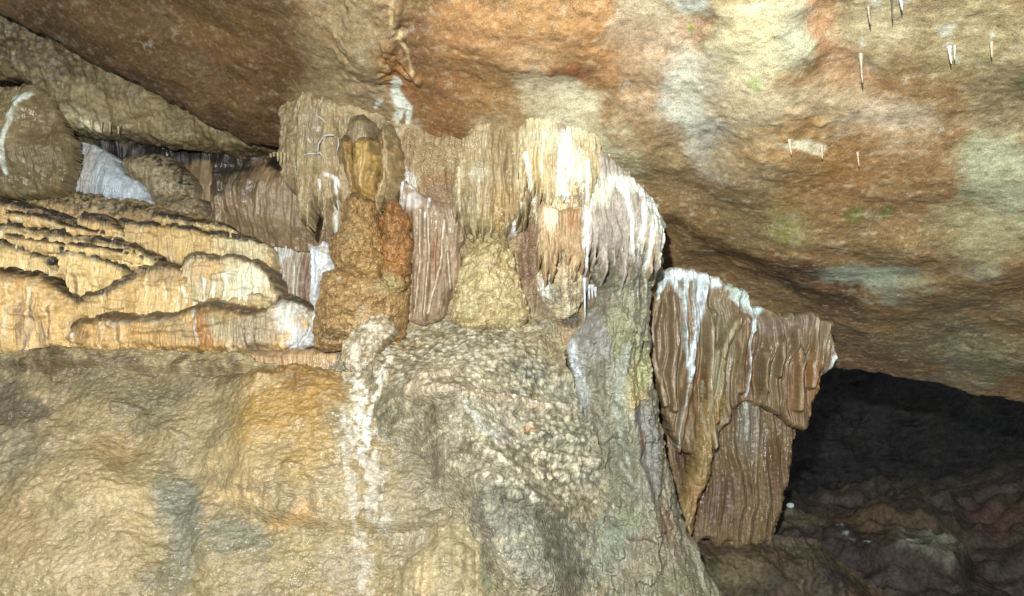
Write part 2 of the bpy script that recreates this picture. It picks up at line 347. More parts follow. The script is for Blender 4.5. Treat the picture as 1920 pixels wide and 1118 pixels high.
def flo_p(c):
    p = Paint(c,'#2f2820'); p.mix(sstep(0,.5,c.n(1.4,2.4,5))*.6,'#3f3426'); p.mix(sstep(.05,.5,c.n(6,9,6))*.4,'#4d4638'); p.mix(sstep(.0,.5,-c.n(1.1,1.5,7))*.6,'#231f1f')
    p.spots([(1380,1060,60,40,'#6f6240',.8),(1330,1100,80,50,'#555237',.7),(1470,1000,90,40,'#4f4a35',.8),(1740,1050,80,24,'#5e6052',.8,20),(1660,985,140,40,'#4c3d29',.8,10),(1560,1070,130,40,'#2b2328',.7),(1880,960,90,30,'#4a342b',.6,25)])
    for q,w in (([(1558,978),(1566,990),(1572,998)],5),([(1572,1008),(1580,1025),(1600,1042)],6),([(1590,1040),(1650,1045)],4),([(1690,1045),(1750,1062)],4),([(1500,1052),(1540,1068)],3)): p.mix(c.line(q,w*.8,w*.4,1,3)*.7*sstep(-.1,.15,c.n(12,14,60,3)),'#8c9c9a')
    p.mix(c.spot(1482,948,9,12,-30,.3,.9),'#c7d8da')
    return p
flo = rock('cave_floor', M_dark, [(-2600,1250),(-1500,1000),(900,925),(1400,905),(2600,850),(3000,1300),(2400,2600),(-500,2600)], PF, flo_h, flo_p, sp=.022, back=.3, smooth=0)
tag(flo, kind='structure')

exec_parts = []
# ------------------------------------------------------------------ upper left: overhang, pillar, white curtain, bosses
def hh(B,R,big=.05,fl=0,ff=9,kn=0,kf=14,fine=.008,extra=None,bf=3,sink=0):
    def f(c):
        h = dome(c,B,R)-sink+c.n(bf,bf,1)*big+c.n(28,24,2,3,.6)*fine
        if fl: h = h+c.flute(ff,3)*fl
        if kn:
            c._k = c.k(kf*1.7,5); c._k2 = c.k(kf*3.2,6); h = h+c.k(kf*.8,7)*kn*.5+c._k*kn*.75+c._k2*kn*.35
        if extra: h = h+extra(c)
        return h
    return f
def pp(base, spots=(), lo='#5a4a30', hi='#b8a67e', kl=.4, kh=.4, fx=8, fy=None, lines=(), dirt=None):
    def f(c):
        p = Paint(c,base)
        v = c.n(fx,fy or fx,31,5,.6); p.mix(sstep(.05,.5,v)*kh,hi); p.mix(sstep(.05,.5,-v)*kl,lo)
        p.spots(spots)
        for q in lines: p.mix(c.line(q[0],q[1],q[2],q[4] if len(q)>4 else .8,q[5] if len(q)>5 else .7)*.9*(.45+.55*sstep(-.22,.12,c.n(22,11,37,3,.6))),q[3])
        if hasattr(c,'_k'): p.mix(sstep(.45,.95,c._k*.7+c._k2*.4)*.45,hi)
        v = c.n(fx*3,(fy or fx)*3,35,3,.6); p.mul(1+.35*v)
        v = c.n(45,45,36,2,.7); p.mul(1+.3*v)
        if dirt: dirt(c,p)
        return p
    return f
o = rock('rock_overhang', M_ceil, [(-300,-160),(100,-100),(330,60),(560,220),(620,330),(545,303),(470,294),(400,286),(300,272),(245,264),(190,262),(140,248),(122,225),(100,190),(60,150),(-200,150)], vplane(6.75,-25,0,(300,260)),
  hh(.30,46,.13,.04,6,.006,14,bf=3), pp('#6c5d3e',[(60,70,160,60,'#3a2f20',.9),(190,140,200,34,'#43371f',.85,24),(390,232,150,26,'#43371f',.85,25),(500,275,60,24,'#3c3020',.7),(100,140,60,70,'#5e5238',.8),(250,180,120,36,'#8a7a50',.8,20),(180,215,60,24,'#a79c78',.8,10),(205,225,30,9,'#cfcba8',.8,15),(400,240,90,30,'#7c6a44',.7,20),(500,285,50,16,'#7d6238',.8),(300,265,120,12,'#4a4430',.7,5)],lo='#3c321f',hi='#8f7f58',kl=.7), sp=.009)  # dark spots put shading into the colour near the ceiling edge
tag(o,'olive brown rock overhang above the dark gap and the white curtain','rock overhang')
o = rock('flowstone_pillar', M_drip, [(-120,190),(-20,190),(20,178),(62,158),(92,170),(112,205),(122,240),(142,265),(146,300),(132,335),(120,372),(-120,372)], vplane(6.25,6,0,(60,350)),
  hh(.26,90,.05,.045,7,fine=.01), pp('#74643f',[(100,290,40,60,'#6a5a38',.7),(30,250,50,70,'#8d7a50',.7),(60,180,40,16,'#8a7c60',.7),(10,330,20,30,'#8f8a78',.6)],lines=[([(76,190),(60,208),(54,240),(46,290),(40,335)],7,4,'#cfd6cc',1,1),([(46,196),(74,197)],7,6,'#cdd2c8'),([(30,340),(42,300),(90,310)],2,1.5,'#6a4a34')]), back=.10)
tag(o,'leaning brown flowstone pillar with a thin white streak at the left edge','flowstone')
o = rock('flowstone_curtain', M_drip, [(150,290),(160,268),(185,275),(205,288),(220,300),(228,318),(250,335),(275,345),(288,375),(292,395),(140,395),(140,330)], vplane(6.55,5,0,(220,340)),
  hh(.10,26,.04,.09,9), pp('#9a9ea3',[(170,320,26,60,'#a49a90',.7),(230,345,26,40,'#a9b8c4',.8),(265,370,22,20,'#bccad4',.8),(180,282,24,10,'#cfe0e2',.8)],lo='#8b8a86',hi='#dfe9ee',fx=18,fy=3))
tag(o,'bluish white flowstone curtain in the gap under the overhang','flowstone')
blk = lambda a: [( *q[:4],'#1d1c15',q[4]) for q in a]
for out,Y,lab,sp_ in (
  ([(225,300),(262,288),(320,296),(352,320),(372,345),(360,385),(300,400),(265,350),(240,330)],6.62,'dark humped boss right beside the bluish white curtain',[(300,300,60,16,'#1c1a14',.95,10),(345,335,40,14,'#24221a',.9,50),(275,330,30,24,'#7a6a48',.8)]),
  ([(300,385),(312,370),(340,362),(372,372),(392,395),(398,430),(300,430)],6.5,'small rounded boss with a dark cap just above the terrace crest',[(340,368,44,8,'#3a3426',.8),(345,395,34,20,'#7c694a',.8)]),
  ([(385,410),(400,395),(440,400),(470,420),(480,450),(380,440)],6.42,'low boss at the right end of the terrace crest',[(430,402,40,8,'#3a3426',.8)])):
    o = rock('flowstone_boss', M_flow, out, vplane(Y,0,0), hh(.16,34,.04,.02,10,.008,20), pp('#74634a',sp_,lo='#3c3628'), sp=.007)
    tag(o,lab,'flowstone boss',)

# ------------------------------------------------------------------ the terraced flowstone
TB = [(-140,335),(0,338),(80,346),(150,357),(230,372),(300,386),(380,404),(450,424),(500,434),(512,470),(500,520),(480,600),(440,690),(-140,690)]
ter = empty('flowstone_terrace',250,672,5.6,'golden flowstone terrace with dark crusted tops on its stacked tiers','flowstone')
TP = Plane((.0,-1,.35), ((250-960)/F*6.38, 6.38, -(440-559)/F*6.38))
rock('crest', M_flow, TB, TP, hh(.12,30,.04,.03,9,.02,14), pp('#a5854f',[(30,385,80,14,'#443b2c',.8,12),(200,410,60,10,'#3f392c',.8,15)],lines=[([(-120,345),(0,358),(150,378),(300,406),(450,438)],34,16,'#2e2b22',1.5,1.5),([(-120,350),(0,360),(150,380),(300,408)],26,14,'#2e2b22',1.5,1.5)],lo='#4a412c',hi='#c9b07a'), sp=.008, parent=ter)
YEL = '#dcbc78'
def tier(rim, low, Y, base=YEL, spots=(), lines=(), B=.10, R=11, fl=.08, ff=8, hi='#f7e8bf', lo='#8e6a36', kn=0, dark='#37302a', dw=8, extra=None, name='tier', tilt=8, mat=None):
    out = list(rim)+list(low)
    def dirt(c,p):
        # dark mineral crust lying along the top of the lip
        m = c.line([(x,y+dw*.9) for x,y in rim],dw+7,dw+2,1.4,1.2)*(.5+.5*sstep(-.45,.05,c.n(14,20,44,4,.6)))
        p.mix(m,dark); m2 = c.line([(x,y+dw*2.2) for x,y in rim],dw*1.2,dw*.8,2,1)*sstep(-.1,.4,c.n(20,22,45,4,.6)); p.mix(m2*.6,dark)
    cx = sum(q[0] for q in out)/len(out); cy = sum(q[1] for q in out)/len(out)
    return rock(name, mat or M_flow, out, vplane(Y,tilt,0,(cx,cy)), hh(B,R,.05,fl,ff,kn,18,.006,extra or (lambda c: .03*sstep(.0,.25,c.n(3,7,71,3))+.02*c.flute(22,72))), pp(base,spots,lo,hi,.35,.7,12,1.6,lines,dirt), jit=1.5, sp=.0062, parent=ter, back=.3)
tier([(-120,372),(0,380),(40,376),(102,393),(143,408),(166,424)],[(175,450),(60,470),(-120,430)],6.12,'#c8a566')
tier([(160,400),(200,404),(240,420),(266,442)],[(290,470),(240,480),(160,455)],6.08,'#cda968')
tier([(215,410),(280,416),(330,420),(374,428),(430,440),(480,446),(505,455)],[(528,500),(500,530),(420,530),(340,500),(270,480)],6.05,'#c6a566',[(360,460,40,30,'#c9ad6c',.7),(480,470,50,40,'#cfc39a',.8),(440,490,50,30,'#cdb98a',.7)],fl=.05,ff=12,dw=5)
tier([(8,420),(30,412),(60,420),(102,430),(170,440),(238,452),(282,462),(318,486)],[(330,510),(240,520),(130,500),(40,480),(6,450)],5.98)
tier([(232,468),(255,465),(275,471),(293,490)],[(290,515),(245,510)],5.93,B=.1,R=16,dw=4)
tier([(-120,438),(0,445),(51,454),(102,474),(128,494)],[(135,545),(60,560),(-120,550)],5.90)
tier([(122,474),(145,468),(175,472),(221,485),(258,503)],[(258,530),(220,560),(160,575),(125,530)],5.88,lines=[([(162,520),(160,560)],3,2,'#7a5a38')],dw=6)
tier([(347,492),(367,478),(395,478),(425,484),(445,475),(493,490),(515,508),(526,535)],[(535,580),(480,590),(370,580),(350,540)],5.84,'#c8b488',[(480,530,50,50,'#ded8bc',.8),(400,510,40,30,'#c29d5c',.7)],[([(440,520),(436,560)],3,2,'#f4f4ee'),([(470,540),(468,580)],4,3,'#f1f0e8'),([(398,530),(396,575)],3,2,'#efeadc'),([(415,530),(414,570)],3,2,'#efeadc')],fl=.055,ff=13,hi='#f2ecd6',dark='#6a5a3c',dw=5)
tier([(158,560),(190,546),(221,535),(250,520),(270,507),(299,496),(330,494),(357,498),(372,520)],[(378,560),(375,600),(300,615),(200,610),(150,590)],5.80,'#cfab68',[(330,525,40,24,'#a08258',.7),(310,565,50,20,'#d9b977',.7)],[([(293,530),(290,580)],3,2,'#ecdcae'),([(325,540),(322,590)],4,3,'#efe3bd'),([(372,530),(374,575)],5,3,'#eceadc'),([(357,545),(360,570)],3,2,'#f1ede0'),([(210,560),(211,588)],3,2,'#ecdcae')],fl=.05,ff=13,dark='#54452c',dw=8)
tier([(430,560),(450,550),(476,546),(500,549),(518,556)],[(525,590),(440,590)],5.78,'#c2ab78',fl=.05,ff=18,B=.1,R=16,dark='#8a7850',dw=4)
tier([(-120,500),(0,505),(40,506),(68,509),(100,516),(122,527),(140,545),(160,556)],[(165,600),(160,690),(-120,690)],5.74,'#dcb570',[(60,520,80,18,'#a07c50',.6),(75,600,10,50,'#8a6a58',.6),(110,640,10,40,'#7d6247',.6)],[([(12,545),(8,600),(2,672)],4,3,'#f0ead8'),([(100,560),(95,600),(80,660)],3,5,'#8a6c54'),([(130,580),(126,660)],2,3,'#7a5c3c'),([(40,600),(36,665)],3,2,'#e8cf96')],fl=.06,ff=8,B=.2,R=34,dark='#33291f',dw=6)
tier([(140,612),(165,598),(204,588),(250,590),(306,592),(340,583),(374,569),(410,568),(442,573),(493,582),(520,570),(540,556),(570,560),(596,575)],[(606,620),(600,672),(430,676),(130,676)],5.68,'#c9a05c',[(230,600,120,12,'#82653c',.7),(300,612,60,14,'#b3a896',.8),(400,590,60,16,'#8f7448',.8),(412,625,22,45,'#a2692a',.85),(350,630,60,30,'#b29768',.8),(470,610,60,40,'#a69a7a',.85),(560,600,40,40,'#d2d2c6',.9),(500,630,60,30,'#a1917a',.7),(580,640,30,22,'#dcdde0',.8),(195,650,60,20,'#c9a060',.6)],
   [([(378,575),(386,600)],4,4,'#dedcd0'),([(394,610),(392,650)],4,3,'#e3e4e0'),([(167,630),(166,650)],3,2,'#f0e6c8'),([(210,635),(212,660)],4,3,'#efdcae'),([(480,620),(478,655)],3,2,'#7c6040'),([(500,620),(500,655)],3,2,'#7c6040'),([(460,620),(458,655)],2,2,'#7c6040')],fl=.05,ff=11,B=.2,R=30,dark='#5f4e34',dw=7)

for rim_,dy_,Y_,b_ in (([(20,396),(60,400),(110,412),(160,428),(215,438)],30,6.06,'#d0ad6a'),([(30,440),(90,448),(140,456),(200,464),(250,474)],28,5.95,'#d8b672'),([(-120,540),(0,542),(60,546),(110,556),(150,576)],60,5.76,'#ddb873'),([(300,402),(350,410),(400,418),(450,430)],24,6.12,'#c0a468')):
    tier(rim_, [(rim_[-1][0]-4,rim_[-1][1]+dy_*.5)]+[(x+random.uniform(-4,4),y+dy_+random.uniform(-8,8)) for x,y in rim_[::-1]], Y_-.085, b_, B=.06, R=14, dw=3)
# grey fluted curtain and white shoulder to the right of the terrace
o = rock('flowstone_curtain', M_drip, [(495,432),(520,436),(560,442),(600,446),(636,440),(640,480),(615,600),(560,610),(530,570),(520,510)], vplane(6.15,4,0,(570,520)),
  hh(.08,26,.02,.055,11), pp('#9a8872',[(540,470,60,26,'#b9bcb4',.8),(520,450,34,14,'#cfd6d4',.8),(585,530,20,60,'#7f604a',.8),(600,470,30,20,'#c2c4c0',.7)],lines=[([(549,460),(556,500),(553,560)],2.5,2,'#cfcabc'),([(570,470),(566,520),(563,570)],2.5,2,'#cfcabc'),([(530,470),(540,520)],2.5,2,'#c8c6bc')],lo='#6e5a48',hi='#cfccc0',fx=18,fy=3))
tag(o,'grey fluted curtain with thin pale ribs to the right of the terrace','flowstone')
o = rock('calcite_shoulder', M_white, [(583,478),(590,462),(606,460),(616,452),(628,470),(638,480),(641,500),(625,530),(612,560),(603,590),(600,640),(572,655),(560,660),(540,655),(570,630),(592,600),(584,560),(590,520),(582,500)], vplane(5.38,6,0,(600,560)),
  hh(.14,26,.05,.05,12,.02,18), pp('#bfc0c2',[(620,480,18,16,'#c9c2b0',.6),(595,510,10,40,'#d4dae6',.7),(600,590,8,30,'#c9cbc4',.5)],lo='#8f8c80',hi='#dcdde0',kl=.6,fx=16,fy=6))
tag(o,'smooth white calcite shoulder at the left side of the knobby brown stalagmite','calcite')

# ------------------------------------------------------------------ centre: pillar wall, bell column, knobby stalagmites
o = rock('rock_pillar', M_wall, [(560,60),(700,40),(742,120),(760,180),(790,235),(800,262),(792,292),(775,312),(764,312),(762,340),(756,480),(640,520),(634,450),(612,425),(596,400),(560,375),(530,340),(520,280),(530,180)], vplane(5.72,10,0,(660,300)),
  hh(.24,80,.06,.035,9,.012,14,sink=.04,extra=lambda c: .05*c.spot(775,260,26,50)-.03*c.line([(740,210),(735,260),(742,300)],6,4)), 
  pp('#927d58',[(620,110,70,70,'#9b8358',.7),(590,250,36,120,'#83745a',.8),(560,300,24,120,'#7a603c',.7),(600,400,50,70,'#7f6e50',.8),(620,210,26,24,'#7f7458',.7),(775,250,26,50,'#bfae90',.8),(700,190,40,50,'#a48d68',.7),(745,260,20,50,'#85755a',.6),(683,110,12,16,'#76684c',.7)],
  lines=[([(745,152),(741,180),(748,205),(733,232)],8,7,'#dfe6d8'),([(748,185),(764,200),(762,222)],7,6,'#d9e2d2'),([(738,196),(742,232)],5,4,'#d2dcc8'),([(708,190),(706,202)],6,4,'#d0dac8'),
     ([(612,332),(630,338),(640,350),(643,380),(636,410),(630,440)],4,5,'#dfe3e4'),([(632,338),(633,372),(636,400)],3,2.5,'#d8dcdc'),([(600,330),(618,332)],2.5,3,'#dfe3e4'),([(604,345),(603,368)],3,2,'#cfd4d0'),([(790,240),(796,262),(780,285)],5,6,'#cbbd9c')]), sp=.007)
tag(o,'tan rock pillar rising behind the bell column, white crust near its top right','rock pillar')
bell = empty('bell_column',700,400,5.2,'smooth ochre column with bell shaped lobes above the knobby brown stalagmites','column')
def lobe(out,Y,B,R,base,spots,name='lobe',fl=.035,ff=11,mat=None,kn=0,parent=bell,lines=(),lo='#5e4a2c',hi='#b8965c',kf=14,**kw):
    cx = sum(q[0] for q in out)/len(out); cy = sum(q[1] for q in out)/len(out)
    return rock(name, mat or M_drip, out, vplane(Y,0,0,(cx,cy)), hh(B,R,.03,fl,ff,kn,kf,.006,**kw), pp(base,spots,lo,hi,.4,.45,9,4,lines), sp=.0062, parent=parent, back=.28)
lobe([(652,228),(668,215),(690,218),(712,235),(722,262),(720,300),(645,300),(650,262)],5.5,.2,26,'#877553',[(685,224,30,10,'#5c503a',.7),(700,250,20,20,'#6e624a',.6)],'shoulder',.02)
lobe([(710,240),(730,232),(748,250),(758,300),(760,330),(752,365),(745,395),(728,400),(712,380),(706,330),(706,280)],5.42,.2,24,'#85724d',[(740,270,20,40,'#76684a',.6),(740,350,18,34,'#8f7746',.7)],'lobe',.015,kn=.006)
lobe([(641,268),(648,257),(665,260),(670,280),(672,330),(676,372),(660,368),(646,335),(641,300)],5.36,.13,18,'#99793f',[(655,264,20,10,'#463c28',.8),(652,300,8,40,'#6a5530',.5)])
lobe([(667,270),(678,260),(700,258),(715,266),(721,290),(718,320),(708,345),(712,375),(700,385),(668,372),(664,330),(663,300)],5.3,.2,24,'#a6843f',[(692,264,28,10,'#4c422c',.85),(710,285,14,14,'#5f5234',.7),(690,330,20,40,'#b28f50',.7)],ff=13,fl=.03)
lobe([(716,318),(726,308),(730,330),(726,362),(716,400),(713,412),(708,395),(706,350)],5.27,.1,10,'#a18a5c',[],fl=.02,ff=16)
def drips(x0, x1, ytop, ybot, n, amp, seed, curve=0, topl=None):
    rg = random.Random(seed); top = list(topl or []); k = 6 if topl is None else -1
    for i in range(k+1):
        u = i/k; top.append((x0+(x1-x0)*u, ytop+curve*(2*u-1)**2+rg.uniform(-5,5)))
    bot = []
    for i in range(n):
        w = (x1-x0)/n; xa = x1-w*i; L = ybot+rg.uniform(-amp,amp)
        bot += [(xa-w*.12, L-amp*.55), (xa-w*rg.uniform(.4,.6), L+amp*rg.uniform(.3,1)), (xa-w*.88, L-amp*.5)]
    return top+bot
def sheet(name, out, Y, base, spots, lines, lab, cat='flowstone', parent=None, B=.07, R=16, fl=.055, ff=10, lo='#6b5a40', hi='#d6c9a4', mat=None, tilt=13, kn=0, sink=.02):
    cx = sum(q[0] for q in out)/len(out); cy = sum(q[1] for q in out)/len(out)
    o = rock(name, mat or M_drip, out, vplane(Y,tilt,0,(cx,cy)), hh(B,R,.07,fl,ff,kn,16,.006,lambda c: .025*c.flute(24,73),sink=sink), pp(base,spots,lo,hi,.45,.6,14,2,lines), sp=.0058, parent=parent, back=.22, jit=.8)
    if parent is None: tag(o, lab, cat)
    elif lab: tag(o, lab)
    return o
def stag(name,label,outs,base,spots,Y0,lo='#5e4424',hi='#bd9858',mat=None,kf=14,kn=.05,cat='stalagmite'):
    allp = [q for o_ in outs for q in o_[0]]
    e = empty(name, sum(q[0] for q in allp)/len(allp), max(q[1] for q in allp), Y0, label, cat)
    for out,Y,B,R,nm in outs:
        lobe(out,Y,B,R,base,spots,nm,.012,9,mat or M_knob,kn,e,(),lo,hi,kf,bf=5)
    return e
BR='#8c6a3a'
stag('knobby_stalagmite','knobby dark brown stalagmite of stacked lumps below the bell column',[
  ([(655,372),(668,358),(695,364),(712,390),(722,420),(716,450),(726,490),(724,530),(645,530),(625,490),(622,455),(645,430),(646,400)],5.32,.24,34,'body'),
  ([(650,415),(690,405),(716,430),(722,465),(712,498),(660,510),(640,498),(622,470),(628,440)],5.22,.15,36,'lump'),
  ([(640,470),(690,452),(722,480),(724,515),(690,530),(645,512)],5.15,.15,34,'lump'),
  ],BR,[(680,375,40,12,'#4e3e24',.6),(640,470,20,30,'#6a4a26',.6),(690,480,30,20,'#8a6432',.6),(660,440,30,20,'#6b5a34',.5)],5.1)
stag('knobby_stalagmite','rusty knobby stalagmite leaning against the fluted curtain',[
  ([(722,385),(742,375),(752,385),(754,400),(768,402),(774,425),(770,450),(772,500),(765,535),(722,535),(716,480),(722,455),(716,420)],5.3,.2,28,'body'),
  ([(722,440),(750,430),(772,440),(772,470),(766,500),(735,515),(718,495),(716,465)],5.22,.13,26,'lump'),
  ([(722,485),(752,475),(770,490),(768,515),(750,530),(722,522)],5.18,.12,24,'lump')],'#94652f',[(745,410,24,20,'#8c5f34',.6),(745,500,26,20,'#9a6c2e',.7),(740,450,20,14,'#6f4c26',.5)],5.15,lo='#5e3c1c',hi='#b07c40')
stag('stalagmite_mound','broad craggy brown base below both knobby stalagmites',[
  ([(610,508),(640,505),(700,495),(740,515),(768,500),(774,530),(772,560),(770,610),(760,640),(720,650),(650,655),(600,668),(592,600),(602,560),(597,535)],5.26,.22,46,'body'),
  ([(612,560),(650,540),(700,545),(716,570),(700,600),(650,610),(615,600)],5.12,.13,34,'lump'),
  ([(715,505),(745,498),(764,520),(768,545),(745,560),(715,545)],5.14,.12,26,'lump'),
  ([(596,600),(640,600),(664,640),(650,660),(596,664)],5.17,.10,30,'lump')],'#8e6d3e',[(648,524,8,10,'#c4b78e',.8),(735,535,26,22,'#9c9468',.7),(690,590,20,20,'#b59f78',.6),(625,560,24,26,'#85602c',.6),(630,630,30,20,'#6a5a38',.7),(740,590,10,24,'#b08a60',.7),(690,620,30,12,'#c9b890',.7)],5.0,kf=13)
o = rock('thin_curtain', M_drip, [(750,372),(748,345),(757,333),(770,350),(800,368),(830,385),(850,380),(866,395),(870,450),(868,520),(846,575),(850,600),(760,612),(770,560),(772,500),(765,420)], vplane(5.34,5,0,(810,500)),
  hh(.07,18,.02,.06,9,extra=lambda c:.05*sum(c.line(q,3.5,2.5,1,.4) for q in ([(792,400),(792,500),(780,600)],[(806,400),(808,480),(800,600)],[(836,420),(830,500),(806,590)],[(843,480),(848,545)]))),
  pp('#927a5e',[(775,375,26,22,'#c6c2bc',.7),(820,480,10,60,'#80562e',.8),(845,420,20,40,'#9c8a74',.6),(840,540,16,50,'#6e573c',.6),(775,540,10,60,'#7f6c50',.5)],lines=[([(792,400),(793,500),(780,600)],2.5,2,'#c4b494'),([(806,400),(808,480),(800,600)],2.5,2,'#c4b494'),([(836,420),(830,500),(806,590)],3,2.5,'#cbbba0'),([(843,480),(848,545)],2.5,2,'#cbbba0'),([(753,340),(752,395)],5,3,'#dde0e6'),([(800,335),(808,350),(806,380),(800,410)],4,3,'#e0e2e4'),([(765,350),(790,362)],5,3,'#d5d6d6')],lo='#6a543c',hi='#b5a184',fx=16,fy=2.5), solid=True, back=.2)
tag(o,'brown fluted curtain with thin pale ribs between the rusty stalagmite and the cream coral cone','flowstone')
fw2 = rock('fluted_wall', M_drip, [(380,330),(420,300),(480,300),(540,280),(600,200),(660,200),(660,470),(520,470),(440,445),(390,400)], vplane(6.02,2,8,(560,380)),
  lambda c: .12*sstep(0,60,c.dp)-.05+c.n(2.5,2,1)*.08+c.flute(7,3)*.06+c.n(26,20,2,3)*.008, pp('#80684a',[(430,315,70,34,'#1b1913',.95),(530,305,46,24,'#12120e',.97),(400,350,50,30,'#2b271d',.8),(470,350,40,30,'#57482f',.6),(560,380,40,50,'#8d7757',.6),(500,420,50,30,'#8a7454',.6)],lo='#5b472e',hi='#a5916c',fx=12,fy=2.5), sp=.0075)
tag(fw2,'brown fluted wall with a black pocket, between the overhang and the rock pillar','rock wall')
FWm = rock('formation_wall', M_knob, [(700,150),(800,150),(900,170),(1000,150),(1100,160),(1180,280),(1215,360),(1225,470),(1200,700),(1100,700),(900,640),(700,640),(640,620),(600,600),(640,520),(720,500),(740,400)], vplane(5.50,10,0,(930,430)),
  lambda c: .06*sstep(0,30,c.dp)+c.n(3,3,1)*.07+c.flute(7,3)*.05+c.k(14,5)*.022+c.n(26,26,2)*.008, pp('#98825c',[(790,390,40,24,'#3f382c',.9,20),(770,345,20,20,'#cfcfca',.7),(900,330,60,40,'#a58a5c',.7),(990,480,24,90,'#7a5e46',.9),(820,420,60,90,'#85694c',.8),(1050,560,60,40,'#5a5244',.85),(1060,600,40,20,'#3b3830',.8),(1120,560,40,40,'#585244',.7),(700,560,80,60,'#75582e',.8),(820,350,40,20,'#8f6f44',.8)],lo='#5e4c34',hi='#c0ab80'), sp=.008)
tag(FWm,kind='structure'); FWm.name='formation_wall'
# cream coral cone and the hanging lump over it
o = rock('coral_mound', M_knob, [(842,590),(852,560),(862,515),(868,480),(880,450),(915,440),(950,448),(966,480),(972,530),(992,575),(1000,600),(960,618),(850,612)], vplane(5.2,12,0,(915,560)),
  hh(.24,80,.07,0,9,.045,13,sink=.05,bf=5), pp('#ad9764',[(905,475,40,20,'#85713f',.7),(930,540,40,40,'#bba670',.7),(880,560,20,30,'#b8a678',.6)],lo='#7a643a',hi='#d6c698',kh=.6,fx=12), sp=.0058)
tag(o,'cream cone of knobby cave coral right of the fluted curtain','cave coral')
o = rock('coral_column', M_knob, [(856,300),(880,280),(920,285),(960,290),(1000,320),(1000,370),(992,420),(975,440),(940,462),(905,468),(880,455),(862,430),(850,400),(854,360)], vplane(5.42,6,0,(915,390)),
  hh(.22,50,.05,.05,8,.03,14,sink=.05), pp('#97835a',[(900,335,26,26,'#b5ab92',.7),(875,400,26,30,'#75694c',.8),(925,410,34,34,'#a37c3c',.8),(965,390,20,40,'#b5a684',.7),(880,440,30,14,'#6e5b38',.7),(940,330,40,20,'#a99770',.6),(960,430,10,20,'#dfe4ea',.8)],lo='#6b5a3a',hi='#c9b994',fx=11), sp=.0058)
tag(o,'mottled coral covered column hanging above the cream coral cone','column')
# hanging column with white drips
o = rock('hanging_column', M_knob, [(960,275),(985,225),(1040,190),(1100,200),(1150,260),(1150,330),(1130,400),(1104,470),(1108,530),(1092,560),(1075,590),(1050,600),(1025,585),(1008,560),(1004,500),(1012,470),(1000,430),(990,370),(985,320)], vplane(5.36,9,0,(1050,420)),
  hh(.26,64,.05,.06,8,.02,15,sink=.05,extra=lambda c: .06*sstep(396,390,c.py0+c.fy*5)*sstep(1030,1045,c.px0)+.05*c.poly([(1010,380),(1040,385),(1046,470),(1010,470)],4)), 
  pp('#bda87f',[(1040,270,90,90,'#c2bb98',.9),(1053,255,16,28,'#8f7464',.8),(1010,310,20,50,'#c6ae78',.8),(1040,420,16,40,'#d6c9a8',.7),(1070,430,24,50,'#a87f50',.85),(1030,320,20,50,'#d8cfa6',.6),(1100,350,20,60,'#cdd0b8',.7),(1050,500,34,30,'#a99472',.7),(1030,560,30,30,'#6a6456',.8),(1075,560,20,30,'#7d6a4c',.7),(1015,540,10,30,'#cfd3d4',.7),(1090,450,12,50,'#b89a6c',.6)],
  lines=[([(1056,270),(1050,320),(1047,385)],8,8,'#f6f8f8',1,1),([(1062,285),(1064,330),(1057,392)],6,6,'#f0f4f6'),([(985,300),(1000,330),(1012,370)],6,4,'#d8ddc8'),([(990,290),(975,292)],8,6,'#d6ded0'),([(1020,250),(1010,290)],6,4,'#d6d8b6'),([(1000,345),(1002,400),(1012,430)],4,3,'#e2e2d8'),([(1085,320),(1088,380)],4,3,'#dfe5dc'),([(1028,480),(1026,560)],4,3,'#d3d8d8')],lo='#7c6848',hi='#dcd3b2',kh=.6,fx=10,fy=5), sp=.0058)
tag(o,'pale hanging column with two bright white drips down its front','column')
o = rock('brown_hollow_slab', M_drip, [(972,430),(984,390),(994,400),(1010,440),(1010,500),(1002,560),(990,600),(972,590),(968,510)], vplane(5.5,0,0,(990,500)), hh(.08,14,.02,.03,10), pp('#7b5f48',[(984,500,8,50,'#8d7560',.6)],lines=[([(980,440),(978,520),(984,590)],2.5,2,'#a89a88')]), sp=.006)
tag(o,'narrow brown fluted slab recessed between the coral cone and the hanging column','flowstone')

# the large right hand column and its skirt
RC = [(1070,350),(1090,310),(1140,330),(1165,345),(1195,350),(1212,375),(1230,400),(1248,420),(1244,460),(1240,500),(1226,520),(1222,560),(1215,600),(1218,680),(1232,760),(1250,860),(1256,930),(1275,990),(1310,1060),(1350,1160),(1020,1160),(1030,1000),(1060,900),(1060,800),(1062,700),(1060,640),(1090,600),(1120,560),(1104,530),(1088,500),(1080,440),(1075,400)]
def rc_h(c):
    h = dome(c,.34,64)+c.n(3,2,1)*.07+c.flute(8,3)*.06*(1-.35*sstep(560,700,c.py0))+c.flute(19,23)*.02+c.k(20,5)*.025*sstep(470,620,c.py0)+c.k(42,6)*.008+c.n(26,26,2)*.010+c.n(7,3,9,4)*.05+.04*sstep(.05,.25,c.n(9,5,62,4,.6))
    h += -.06+.05*c.spot(1140,510,40,60)+.07*c.line([(1205,370),(1235,420),(1244,450)],16,10)+.05*c.line([(1180,620),(1160,720),(1175,850),(1195,940)],16,12,1.5)
    h += c.r(5,5,60)*.05*sstep(560,640,c.py0) - .06*c.line([(1100,520),(1120,545),(1145,548)],6,5)
    h += .07*c.poly([(1160,800),(1195,880),(1215,960),(1150,965),(1120,930)],8)+.05*sstep(.1,.5,c.n(6,8,61))*sstep(600,660,c.py0)
    h += .55*sstep(780,1118,c.py0)**1.3
    return h
